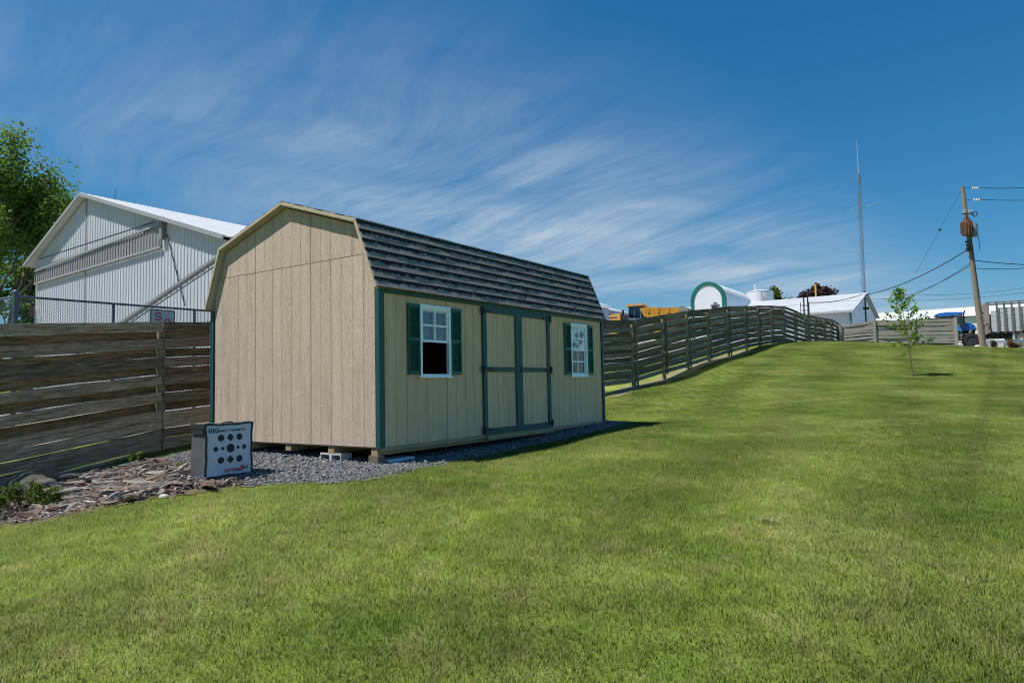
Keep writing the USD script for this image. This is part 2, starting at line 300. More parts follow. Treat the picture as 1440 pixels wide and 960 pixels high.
plain('trailer_panel', (0.52, 0.55, 0.56), 0.5, 0.1, 3.0, stretch=(0.3, 1, 6), dirt=(0.36, 0.34, 0.30), dirt_amt=0.5)
plain('trailer_rib', (0.16, 0.145, 0.125), 0.6, 0.15, 4.0)
plain('trailer_dark', (0.025, 0.025, 0.027), 0.7, 0.2, 4.0)
plain('silage', (0.15, 0.15, 0.05), 0.95, 0.3, 6.0, 0.5, 20.0)
plain('transformer_rust', (0.14, 0.062, 0.036), 0.7, 0.3, 4.0)
plain('transformer_grey', (0.20, 0.25, 0.27), 0.6, 0.15, 4.0)
plain('porcelain', (0.72, 0.70, 0.72), 0.3, 0.05)
plain('wire_dark', (0.025, 0.027, 0.03), 0.6, 0.1)
plain('tower_steel', (0.16, 0.20, 0.25), 0.5, 0.1, 4.0, metal=0.2)
plain('rod_white', (0.36, 0.42, 0.48), 0.5, 0.05)
plain('target_face', (0.44, 0.46, 0.50), 0.8, 0.07, 5.0, 0.2, 120.0, dirt=(0.40, 0.41, 0.44), dirt_amt=0.5, dscale=4.0)
plain('target_side', (0.075, 0.078, 0.088), 0.85, 0.12, 9.0, 0.2, 120.0)
plain('target_edge', (0.018, 0.019, 0.022), 0.7, 0.15)
plain('ink_black', (0.018, 0.020, 0.024), 0.75, 0.35, 60.0)
plain('ink_red', (0.42, 0.015, 0.03), 0.6, 0.1)
plain('rock', (0.085, 0.078, 0.066), 0.9, 0.4, 7.0, 0.9, 16.0, dirt=(0.24, 0.225, 0.19), dirt_amt=0.65, dscale=6.0)
plain('mulch_chip', (0.13, 0.088, 0.068), 0.95, 0.4, 14.0, 0.4, 40.0)
plain('pale_stone', (0.50, 0.47, 0.42), 0.8, 0.15, 9.0, 0.3, 40.0)
plain('pebble', (0.142, 0.138, 0.138), 0.85, 0.25, 30.0, rnd=0.8)
plain('gravel_base', (0.13, 0.135, 0.15), 0.95, 0.4, 40.0, 0.8, 90.0)
plain('bare_soil', (0.21, 0.17, 0.09), 0.95, 0.25, 6.0, 0.6, 40.0, dirt=(0.15, 0.19, 0.05), dirt_amt=1.0, dscale=2.0)
plain('mulch_base', (0.125, 0.09, 0.07), 0.95, 0.4, 22.0, 0.9, 60.0, dirt=(0.06, 0.035, 0.025), dirt_amt=0.7, dscale=7.0)
plain('drive_gravel', (0.27, 0.24, 0.205), 0.95, 0.2, 8.0, 0.5, 30.0)
plain('dry_straw', (0.30, 0.26, 0.13), 0.9, 0.15, 20.0)
plain('hill_field', (0.11, 0.12, 0.045), 0.95, 0.25, 0.05)

def leaf(name, c1, c2, trans=0.5):
    MAT[name] = M_(name, {'g': ('geometry', {}), 'rp': ('rgb_ramp', {'ramp': [(0.0, c1), (1.0, c2)]}), 'd': ('principled_bsdf', {'roughness': 0.55, 'specular_ior_level': 0.3}),
                          't': ('translucent_bsdf', {}), 'h': ('hsv', {'hue': 0.485, 'saturation': 1.1, 'value': 1.5, 'fac': 1.0}), 'm': ('mix_closure', {'fac': trans})},
                   [('g.random_per_island', 'rp.fac'), ('rp.color', 'd.base_color'), ('rp.color', 'h.color'), ('h.color', 't.color'), ('d.BSDF', 'm.closure1'), ('t.BSDF', 'm.closure2')], 'm.closure')
leaf('maple_leaf', (0.10, 0.18, 0.03), (0.31, 0.41, 0.085))
leaf('sapling_leaf', (0.15, 0.25, 0.025), (0.48, 0.52, 0.07))
leaf('bush_leaf', (0.07, 0.11, 0.02), (0.26, 0.30, 0.07))
leaf('purple_leaf', (0.05, 0.025, 0.025), (0.22, 0.12, 0.115))
leaf('dark_leaf', (0.02, 0.045, 0.012), (0.09, 0.12, 0.03))
leaf('planter_leaf', (0.05, 0.06, 0.015), (0.13, 0.12, 0.03))
leaf('rust_leaf', (0.16, 0.07, 0.015), (0.34, 0.16, 0.04))

# lawn colour: shared by the soil sheet and the blades, a function of where on the lawn one stands
def lawn_nodes(dark):
    k = dark
    g1, g2, g3, tan = [np.array(c) * k for c in ((0.152, 0.240, 0.028), (0.246, 0.316, 0.052), (0.352, 0.398, 0.102), (0.43, 0.36, 0.168))]
    p0, p1 = np.array([4.5, 7.0]), np.array([12.4, 18.0]); d = (p1 - p0) / np.linalg.norm(p1 - p0); nn = np.array([d[1], -d[0]])
    n = {'geo': ('geometry', {}),
         'n1': ('noise_texture', {'scale': 0.55, 'detail': 5.0, 'roughness': 0.62}), 'r1': ('rgb_ramp', {'ramp': [(0.34, g1), (0.5, g2), (0.66, g3)]}),
         'mp': ('mapping', {'rotation': (0, 0, math.radians(-38)), 'scale': (0.10, 1.1, 1.0)}), 'n2': ('noise_texture', {'scale': 1.0, 'detail': 3.0}),
         's2': ('map_range', {'from_min': 0.36, 'from_max': 0.64, 'to_min': 0.89, 'to_max': 1.12, 'clamp': True}),
         'n3': ('noise_texture', {'scale': 2.6, 'detail': 6.0, 'roughness': 0.7}), 'r3': ('map_range', {'from_min': 0.52, 'from_max': 0.72, 'to_max': 0.60, 'clamp': True}), 'mt': ('mix', {'color2': tan}), 'n4': ('noise_texture', {'scale': 6.5, 'detail': 5.0, 'roughness': 0.7}), 'r4': ('map_range', {'from_min': 0.32, 'from_max': 0.68, 'to_min': 0.82, 'to_max': 1.18, 'clamp': True}), 'p4': ('math', {'math_type': 'multiply'}),
         'sx': ('separate_xyz', {}), 'lx': ('math', {'math_type': 'multiply_add', 'value2': nn[0], 'value3': -(p0 @ nn)}), 'ly': ('math', {'math_type': 'multiply_add', 'value2': nn[1]}),
         'ab': ('math', {'math_type': 'absolute'}), 'tr': ('map_range', {'from_min': 0.03, 'from_max': 0.20, 'to_min': 0.84, 'to_max': 1.0, 'clamp': True}), 'pr': ('math', {'math_type': 'multiply'}),
         'mx': ('math', {'math_type': 'multiply_add', 'value2': 0.87 * 2.7, 'value3': 0.0}), 'my': ('math', {'math_type': 'multiply_add', 'value2': -0.5 * 2.7}), 'mn': ('noise_texture', {'scale': 0.16, 'detail': 2.0}),
         'mw': ('math', {'math_type': 'multiply_add', 'value2': 9.0}), 'ms': ('math', {'math_type': 'sine'}), 'mr': ('math', {'math_type': 'multiply_add', 'value2': 0.13, 'value3': 1.0}), 'mm2': ('math', {'math_type': 'multiply'}), 'fy': ('map_range', {'from_min': 6.5, 'from_max': 10.0, 'to_min': 1.0, 'to_max': 0.0, 'clamp': True}), 'tm': ('math', {'math_type': 'maximum'}),
         'hv': ('hsv', {'hue': 0.5, 'saturation': 1.0, 'fac': 1.0})}
    l = [('geo.position', 'n1.vector'), ('n1.fac', 'r1.fac'), ('geo.position', 'mp.vector'), ('mp.vector', 'n2.vector'), ('n2.fac', 's2.value'), ('geo.position', 'n3.vector'), ('n3.fac', 'r3.value'),
         ('r3.result', 'mt.fac'), ('r1.color', 'mt.color1'), ('geo.position', 'sx.vector'), ('sx.x', 'lx.value1'), ('sx.y', 'ly.value1'), ('lx.value', 'ly.value3'), ('ly.value', 'ab.value1'), ('ab.value', 'tr.value'),
         ('tr.result', 'tm.value1'), ('sx.y', 'fy.value'), ('fy.result', 'tm.value2'), ('tm.value', 'pr.value1'), ('s2.result', 'pr.value2'), ('geo.position', 'n4.vector'), ('n4.fac', 'r4.value'), ('r4.result', 'p4.value1'), ('pr.value', 'p4.value2'), ('sx.x', 'mx.value1'), ('sx.y', 'my.value1'), ('mx.value', 'my.value3'), ('geo.position', 'mn.vector'), ('mn.fac', 'mw.value1'), ('my.value', 'mw.value3'), ('mw.value', 'ms.value1'), ('ms.value', 'mr.value1'), ('mr.value', 'mm2.value1'), ('p4.value', 'mm2.value2'), ('mm2.value', 'hv.value'), ('mt.color', 'hv.color')]
    return n, l
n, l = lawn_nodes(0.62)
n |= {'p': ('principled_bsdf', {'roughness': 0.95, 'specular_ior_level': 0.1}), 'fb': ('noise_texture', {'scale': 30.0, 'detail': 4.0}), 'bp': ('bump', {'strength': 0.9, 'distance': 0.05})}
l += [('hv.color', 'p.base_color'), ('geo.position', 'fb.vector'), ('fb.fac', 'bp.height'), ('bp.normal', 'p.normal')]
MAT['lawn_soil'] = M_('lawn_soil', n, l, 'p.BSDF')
n, l = lawn_nodes(1.0)
n |= {'rb': ('map_range', {'to_min': 0.45, 'to_max': 1.60}), 'h2': ('hsv', {'hue': 0.5, 'saturation': 1.0, 'fac': 1.0}), 'st': ('map_range', {'from_min': 0.86, 'from_max': 0.9, 'to_max': 0.65, 'clamp': True}),
      'mstraw': ('mix', {'color2': (0.30, 0.26, 0.13)}), 'd': ('principled_bsdf', {'roughness': 0.6, 'specular_ior_level': 0.25}), 't': ('translucent_bsdf', {}), 'm': ('add_closure', {})}
l += [('geo.random_per_island', 'rb.value'), ('rb.result', 'h2.value'), ('hv.color', 'h2.color'), ('geo.random_per_island', 'st.value'), ('st.result', 'mstraw.fac'), ('h2.color', 'mstraw.color1'),
      ('mstraw.color', 'd.base_color'), ('mstraw.color', 't.color'), ('d.BSDF', 'm.closure1'), ('t.BSDF', 'm.closure2')]
MAT['grass_blade'] = M_('grass_blade', n, l, 'm.closure')

# ------------------------------------------------------------------ terrain
GP = [(0, 690, 9.3), (280, 622, 11.7), (890, 543, 22.5), (933, 533, 24), (967, 518, 26), (997, 508, 28), (1025, 500, 30.5), (1067, 487, 35), (1104, 481, 39), (1150, 480, 41.5), (1186, 483, 45),
      (1343, 490, 44), (1440, 491, 44), (1284, 528, 24), (0, 740, 7.6), (355, 680, 7.7), (540, 660, 8.1), (880, 592, 15.5), (720, 960, 3.4), (0, 960, 3.4), (1440, 960, 3.3), (1440, 700, 7.0), (1150, 600, 13), (720, 700, 7.0),
      (1100, 540, 21), (1440, 560, 17)]
ctrl = [at(*p) for p in GP]
L_ = lambda a, b, z: np.array([SHED[0], SHED[1], 0]) + a * E1 + b * E2 + np.array([0, 0, z])
ctrl += [at(286, 674, 7.68), at(354, 665.5, 8.18), at(271, 671, 7.85), L_(0, 1.8, .57)]
ctrl += [L_(0, 0, 0.53), L_(0, 3.6, 0.57), L_(6.1, 0, 0.70), L_(6.1, 3.6, 0.72), L_(3, 1.8, 0.60), L_(-1.2, 0, .50), L_(6.1, -1.2, .62)]
ctrl += [np.array(p) for p in ((-2, 0, 0.05), (3, 0, 0.02), (0, -6, -0.2), (-9, 3, -0.15), (12, 0, 0.1), (-14, 10, 0.1), (-10, 20, 0.7), (-30, 30, 0.3), (-30, 0, -.6), (0, 35, 2.0), (10, 60, 4.6), (22, 75, 6.2), (35, 52, 3.6), (45, 60, 4.0), (50, 35, 2.2), (40, 75, 5.6), (48, 90, 6.0), (30, 10, 1.0), (-5, 45, 1.8), (18, 50, 3.9), (-20, 45, 1.0))]
ctrl = np.array(ctrl)
_rbf = RBFInterpolator(ctrl[:, :2], ctrl[:, 2], kernel='thin_plate_spline', smoothing=0.01)
def ground(xy):
    xy = np.atleast_2d(np.asarray(xy, float)); q = xy.copy()
    q[:, 0] = np.clip(q[:, 0], -32, 52); q[:, 1] = np.clip(q[:, 1], -7, 92)
    z = _rbf(q); d = np.linalg.norm(q - xy, axis=1); t = np.clip(d / 120, 0, 1); t = t * t * (3 - 2 * t)
    return z * (1 - t) + 0.5 * t + 0.03 * (meshkit.noise(np.c_[xy * 0.7, xy[:, 0] * 0]) - .5)
gz = lambda x, y: float(ground([[x, y]])[0])
def hit(px, py):
    d = ray(px, py); t = np.linspace(2.0, 70, 1400); P = CAM + d * t[:, None]
    k = np.argmax(P[:, 2] < ground(P[:, :2]))
    return P[k]
def graded(lo, hi, a, b, step):
    m = list(np.arange(lo, hi + 1e-6, step)); s = step; x = hi
    while x < b: s *= 1.25; x += s; m.append(x)
    s = step; x = lo
    while x > a: s *= 1.25; x -= s; m.insert(0, x)
    return np.array(m)
def sheet(xs, ys, zf):
    X, Y = np.meshgrid(xs, ys, indexing='ij'); v = np.c_[X.ravel(), Y.ravel(), zf(np.c_[X.ravel(), Y.ravel()])]
    nx, ny = len(xs), len(ys); i = (np.arange(nx - 1)[:, None] * ny + np.arange(ny - 1)).ravel()
    return v, np.c_[i, i + ny, i + ny + 1, i + 1]
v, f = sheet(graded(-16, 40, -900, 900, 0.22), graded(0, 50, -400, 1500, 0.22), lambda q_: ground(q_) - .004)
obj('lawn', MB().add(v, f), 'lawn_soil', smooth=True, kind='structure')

def gpoly(pxs): return Polygon([hit(*p)[:2] for p in pxs])
gravel_pg = gpoly([(352, 684), (377, 681), (420, 680), (470, 680), (510, 677), (552, 670), (604, 657), (660, 646), (705, 637), (765, 624), (835, 608), (875, 597)])
A = lambda a, b: tuple((SHED + a * E1 + b * E2)[:2])
gravel_pg = Polygon(list(gravel_pg.exterior.coords)[:-1] + [A(7.0, -0.15), A(6.6, 0.5), A(0.4, 0.5), A(0.4, 3.9), A(-1.0, 4.4), tuple(hit(232, 642)[:2]), tuple(hit(215, 652)[:2]), tuple(hit(270, 672)[:2])]).buffer(0)
mulch_pg = Polygon([tuple(hit(*p)[:2]) for p in [(-140, 765), (0, 741), (70, 733), (140, 716), (200, 706), (260, 696), (300, 690), (352, 684), (300, 668), (235, 655), (222, 645)]] + [A(-1.5, 4.42), A(-7, 4.35)]).buffer(0)
def bed(name, pg, mat, lift, step=0.08):
    x0, y0, x1, y1 = pg.bounds; xs, ys = np.arange(x0 - .1, x1 + .1, step), np.arange(y0 - .1, y1 + .1, step)
    v, f = sheet(xs, ys, lambda q: ground(q) + lift)
    c = v[f].mean(1); g = pg.buffer(0.03); prepare(g); f = f[contains_xy(g, c[:, 0], c[:, 1])]
    u, inv = np.unique(f, return_inverse=True)
    return obj(name, MB().add(v[u], inv.reshape(f.shape)), mat, smooth=True, kind='structure')
bed('gravel_bed', gravel_pg, 'gravel_base', 0.012)
bed('mulch_bed', mulch_pg, 'mulch_base', 0.008)

soil_line = [tuple(at(px, 500, Yd)[:2]) for px, Yd in ((850, 20.6), (890, 22.4), (933, 23.9), (967, 25.8), (997, 28.0), (1025, 30.2), (1050, 32.8))]
from shapely.geometry import LineString
soil_pg = LineString([(2.9, 20.6)] + soil_line[1:]).buffer(.30)
bed('bare_soil_strip', soil_pg, 'bare_soil', 0.006)
def instancer(name, protos, mats, pos, idx, quat, scale, kind='stuff', label=None, cat=None):
    pi = UsdGeom.PointInstancer.Define(stage, '/World/' + name); rel = pi.CreatePrototypesRel()
    UsdGeom.Scope.Define(stage, f'/World/{name}/pieces')
    for k, (mb, mt) in enumerate(zip(protos, mats)):
        v, f = mb.arr() if isinstance(mb, MB) else mb
        m = usdkit.mesh(stage, f'/World/{name}/pieces/piece_{k:03d}', trimesh.Trimesh(v, f, process=False), MAT[mt], smooth=False)
        if name == 'grass':      # blade normals bent towards the sky so the lawn shades brighter
            fn = np.cross(v[f[:, 1]] - v[f[:, 0]], v[f[:, 2]] - v[f[:, 0]]); nv = np.zeros_like(v)
            for c_ in range(3): np.add.at(nv, f[:, c_], fn)
            nv /= np.linalg.norm(nv, axis=1, keepdims=True) + 1e-12; nv *= np.where(nv[:, 2:3] < 0, -1, 1); nv = nv * .55 + [0, 0, 1.0]; nv /= np.linalg.norm(nv, axis=1, keepdims=True)
            m.CreateNormalsAttr(Vt.Vec3fArray.FromNumpy(nv.astype(np.float32))); m.SetNormalsInterpolation('vertex')
        rel.AddTarget(m.GetPath())
    pi.CreatePositionsAttr(Vt.Vec3fArray.FromNumpy(np.asarray(pos, np.float32)))
    pi.CreateProtoIndicesAttr(Vt.IntArray.FromNumpy(np.asarray(idx, np.int32)))
    pi.CreateOrientationsAttr(Vt.QuathArray([Gf.Quath(float(q[0]), float(q[1]), float(q[2]), float(q[3])) for q in quat]))
    pi.CreateScalesAttr(Vt.Vec3fArray.FromNumpy(np.asarray(scale, np.float32)))
    setd(pi.GetPrim(), label, cat, None, kind); return pi
def sample_in(pg, n, rng):
    x0, y0, x1, y1 = pg.bounds; prepare(pg); out = []
    while sum(map(len, out)) < n:
        q = rng.uniform((x0, y0), (x1, y1), (n * 2, 2)); out.append(q[contains_xy(pg, q[:, 0], q[:, 1])])
    return np.vstack(out)[:n]
def rquat(rng, n, tilt=0.3):
    yaw = rng.uniform(0, 2 * np.pi, n); ax = rng.uniform(0, 2 * np.pi, n); t = rng.normal(0, tilt, n)
    qz = np.c_[np.cos(yaw / 2), 0 * yaw, 0 * yaw, np.sin(yaw / 2)]; qt = np.c_[np.cos(t / 2), np.sin(t / 2) * np.cos(ax), np.sin(t / 2) * np.sin(ax), 0 * t]
    w1, x1, y1, z1 = qt.T; w2, x2, y2, z2 = qz.T
    return np.c_[w1*w2-x1*x2-y1*y2-z1*z2, w1*x2+x1*w2+y1*z2-z1*y2, w1*y2-x1*z2+y1*w2+z1*x2, w1*z2+x1*y2-y1*x2+z1*w2]

# gravel stones
rng = np.random.default_rng(3)
stones = []
for k in range(8):
    ic = trimesh.creation.icosphere(subdivisions=1); v = ic.vertices * (1, rng.uniform(.6, .95), rng.uniform(.45, .75))
    v = v * (0.75 + 0.55 * meshkit.noise(v * 1.7 + k * 9)[:, None]); stones.append((v, ic.faces))
N = 64000
q = sample_in(gravel_pg, N, rng); s = rng.lognormal(math.log(0.0076), 0.40, N)
instancer('gravel', stones, ['pebble'] * 8, np.c_[q, ground(q) + 0.012 + s * rng.uniform(-.1, .9, N)], rng.integers(0, 8, N), rquat(rng, N, .5), np.c_[s, s, s])

# lawn blades
def patch(seed, n, size, h0, h1, w, lean0=.42):
    r = np.random.default_rng(seed); mb_v, mb_f = [], []
    p = r.uniform(-size / 2, size / 2, (n, 2)) + r.normal(0, size * .09, (n, 2)); a = r.uniform(0, 2 * np.pi, n); h = r.uniform(h0, h1, n); lean = np.abs(r.normal(0, lean0, n)); la = a + r.normal(0, 1.2, n)
    u = np.c_[np.cos(a), np.sin(a), 0 * a]; d = np.c_[np.cos(la), np.sin(la), 0 * a]; P = np.c_[p, 0 * a - .012]
    w = w * r.uniform(.6, 1.25, n)[:, None]
    mid = P + d * (h * np.sin(lean * .55) * .55)[:, None] + np.c_[0 * a, 0 * a, h * .58]; tip = P + d * (h * np.sin(lean) * 1.25)[:, None] + np.c_[0 * a, 0 * a, h * np.cos(lean * .9)]
    V = np.stack([P - u * w / 2, P + u * w / 2, mid - u * w * .42, mid + u * w * .42, tip], 1).reshape(-1, 3)
    i = np.arange(n)[:, None] * 5; F = np.vstack([i + [0, 1, 3], i + [0, 3, 2], i + [2, 3, 4]])
    return V, F
PS = 0.42
near = [patch(10 + k, 1400, PS, .024, .052, .0039) for k in range(6)]
far = [patch(30 + k, 620, PS * 1.0, .014, .030, .0080, .95) for k in range(4)]
rng = np.random.default_rng(5)
pos = []; 
xs, ys = np.arange(-16, 42, PS * .80), np.arange(1.2, 47, PS * .80)
X, Y = np.meshgrid(xs, ys); q = np.c_[X.ravel(), Y.ravel()] + rng.uniform(-.08, .08, (X.size, 2))
inview = (np.abs(q[:, 0]) < 0.80 * q[:, 1] + 1.2) & (q[:, 0] > -0.80 * q[:, 1] - 1.0)
q = q[inview]
# the lawn ends at the fence and the beds
FENCE = [(-8.9, 7.0), (-7.10, 9.13), (-5.71, 11.15), (-4.2, 13.3), (-2.7, 15.4), (-1.1, 17.4), (0.55, 19.2), (2.25, 20.9)]
FENCE += [tuple(at(px, 500, Yd)[:2]) for px, Yd in ((890, 22.4), (933, 23.9), (967, 25.8), (997, 28.0), (1025, 30.2), (1050, 32.8), (1068, 35.0), (1087, 37.2), (1104, 39.2), (1120, 41.0), (1135, 42.6), (1148, 44.0), (1161, 45.2), (1171, 46.2), (1179, 47.0), (1186, 47.8))]
fx, fy = np.array(FENCE).T
lawn_side = (q[:, 1] < np.interp(q[:, 0], fx, fy) + 0.05)
beds = soil_pg.buffer(-.05).union(gravel_pg.buffer(-0.10).union(mulch_pg.buffer(-0.10)).union(Polygon([A(0, 0), A(6.1, 0), A(6.1, 3.6), A(0, 3.6)]))); prepare(beds)
bald = hit(1376, 915)[:2]; keep = (np.hypot(*(q - bald).T) > .19) & lawn_side & ~contains_xy(beds, q[:, 0], q[:, 1]) & (q[:, 1] < np.where(q[:, 0] > 24, 45.2, 60))
q = q[keep]; dist = np.hypot(q[:, 0], q[:, 1])
nearp = dist + rng.uniform(-3.5, 3.5, len(q)) < 13
idx = np.where(nearp, rng.integers(0, 6, len(q)), 6 + rng.integers(0, 4, len(q)))
edge = np.array([gravel_pg.union(mulch_pg).distance(Point(p)) for p in q]) if len(q) else None
sc = np.where(nearp, 1.0, 1.06)[:, None] * np.c_[np.ones(len(q)), np.ones(len(q)), np.clip(.72 + .95 * (meshkit.fbm(np.c_[q * 1.6, q[:, 0] * 0], 3, 4) - .25), .62, 1.5)]
e = (ground(q + [.15, 0]) - ground(q - [.15, 0])) / .3; g = (ground(q + [0, .15]) - ground(q - [0, .15])) / .3
yaw = rng.integers(0, 4, len(q)) * np.pi / 2 + rng.normal(0, .06, len(q)); tq = np.c_[np.ones(len(q)), g / 2, -e / 2, 0 * e]; tq /= np.linalg.norm(tq, axis=1, keepdims=True)
w1, x1, y1, z1 = tq.T; w2, z2 = np.cos(yaw / 2), np.sin(yaw / 2)
quat = np.c_[w1 * w2 - z1 * z2, x1 * w2 + y1 * z2, y1 * w2 - x1 * z2, w1 * z2 + z1 * w2]
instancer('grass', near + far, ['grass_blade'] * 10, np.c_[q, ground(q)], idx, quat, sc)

# ------------------------------------------------------------------ shed
W, LN, H = 3.6, 6.10, 1.98
shed = thing('garden_shed', 'tan gambrel-roofed wooden shed with dark green trim standing on gravel', 'shed', SHED, ROTZ)
prof_in = Polygon([(0, 0), (W, 0), (W, H), (W - .36, 2.83), (W / 2, 3.285), (.36, 2.83), (0, H)])
gable = obj('gable_wall', MB().poly(prof_in, .02, FX(.012)), 'groove', shed)
rng = np.random.default_rng(11)
def boards(region, x0, x1, pitch, frame, parent, mat='siding', gap=.0065, th=.012, split=None):
    x, kb = x0, 0
    while x < x1 - .02:
        e = min(x + pitch, x1); kb += 1; gp = gap * (2.0 if kb % 6 == 0 else 1.0)
        cuts = [(-1, 9)] if split is None else [(-1, split - .004), (split + .004, 9)]
        for lo, hi in cuts:
            pg = region.intersection(sbox(x + gap / 2, lo, e - gap / 2 - (gp - gap), hi))
            for g in getattr(pg, 'geoms', [pg]):
                if g.is_empty or g.area < .002: continue
                t = th + rng.uniform(-.0015, .0015)
                obj('siding_board', MB().poly(g, t, frame(t)), mat, parent)
        x = e
boards(prof_in, .07, W - .09, .2035, lambda t: FX(.012 - t), gable, split=2.4425)
back_gable = obj('back_wall', MB().poly(prof_in, .02, FX(LN - .03)), 'siding', shed)
rear = obj('rear_wall', MB().poly(sbox(0, 0, LN, H), .02, FY(W - .02)), 'siding', shed)
W1, W2 = (0.75, 0.885, 1.37, 1.83), (4.825, 0.885, 5.43, 1.83)
DO = (2.12, 0.0, 4.06, 1.93)
front_region = sbox(0.0, 0, LN, H - .005).difference(sbox(*W1)).difference(sbox(*W2)).difference(sbox(DO[0] + .03, -.1, DO[2] - .03, DO[3] - .03))
front = obj('front_wall', MB().poly(front_region, .02, FY(.012)), 'groove', shed)
boards(sbox(.0, 0, LN, H - .005).difference(sbox(*W1)).difference(sbox(*W2)).difference(sbox(DO[0], -.1, DO[2], DO[3])), .09, LN - .07, .2035, lambda t: FY(.012 - t), front, mat='siding_shade_lift')
obj('floor', MB().box((0.02, .03, -.02), (LN - .03, W - .03, .02)), 'skid_wood', shed)
def nails(frame, spots, parent):
    m = MB(); rn = np.random.default_rng(77)
    for a, z in spots: m.poly(Point(a + rn.normal(0, .004), z + rn.normal(0, .006)).buffer(rn.uniform(.0035, .006), 2), .0015, frame)
    obj('nail_heads', m, 'timber_dark', parent, kind='stuff')
prof_n = prof_in.buffer(-.06)
nails(FX(-.0025), [(y + .02, z) for y in np.arange(.09, W - .1, .407) for z in np.arange(.06, 3.2, .31) if prof_n.contains(Point(y + .02, z))], gable)
nails(FY(-.0025), [(x + .02, z) for x in np.arange(.11, LN - .1, .407) for z in np.arange(.06, 1.9, .31) if front_region.buffer(-.3, join_style=2).union(front_region.buffer(-.02)).contains(Point(x + .02, z)) and not (W1[0] - .3 < x < W1[2] + .3 and z > .85) and not (W2[0] - .3 < x < W2[2] + .3 and z > .85)], front)
# trims
def trim(lo, hi, mat='green_trim', name='corner_trim'): obj(name, MB().box(lo, hi), mat, shed)
trim((-.016, -.016, -.01), (-.002, .058, 1.975)); trim((-.002, -.016, -.01), (.070, -.001, 1.975))
trim((-.016, W - .062, -.02), (-.002, W + .015, 1.96)); trim((LN - .055, -.018, -.01), (LN + .012, -.001, 1.975))
trim((LN + .0125, -.017, 0), (LN + .024, .07, 1.97))
trim((.095, -.024, 1.93), (LN - .075, -.0015, 1.985), name='eave_trim')
# doors
for k, (xa, xb) in enumerate(((DO[0] + .003, 3.088), (3.092, DO[2] - .003))):
    d = obj('door', MB().box((xa + .01, -.004, .012), (xb - .01, .012, DO[3] - .01)), 'groove', shed)
    boards(sbox(xa + .085, .09, xb - .085, 1.85), xa + .085, xb - .085, .2035 / 1.35, lambda t: FY(-.004 - t), d, mat='siding_shade_lift', th=.008, gap=.006)
    for lo, hi in (((xa, .0), (xa + .09, 1.93)), ((xb - .09, .0), (xb, 1.93))):
        obj('stile', MB().box((lo[0], -.034, lo[1]), (hi[0], -.004, hi[1])), 'green_trim', d)
    for za, zb in ((.002, .092), (.943, 1.015), (1.84, 1.928)):
        obj('rail', MB().box((xa + .091, -.031, za), (xb - .091, -.0045, zb)), 'green_trim', d)
    for zc in (.075, .98, 1.86):
        hx = xa if k == 0 else xb; s = 1 if k == 0 else -1
        hm = MB().box((hx - .045 * s, -.041, zc - .055), (hx + .012 * s, -.035, zc + .055)).box((hx + .012 * s, -.039, zc - .022), (hx + .20 * s, -.0345, zc + .022)).tube([(hx, -.045, zc - .06), (hx, -.045, zc + .06)], .009, 6)
        obj('hinge', hm, 'black_iron', d)
    if k == 1: obj('handle', MB().box((xa + .02, -.040, .93), (xa + .07, -.0345, 1.03)).tube([(xa + .045, -.04, .96), (xa + .045, -.075, .96), (xa + .045, -.075, 1.0)], .008, 6), 'black_iron', d)
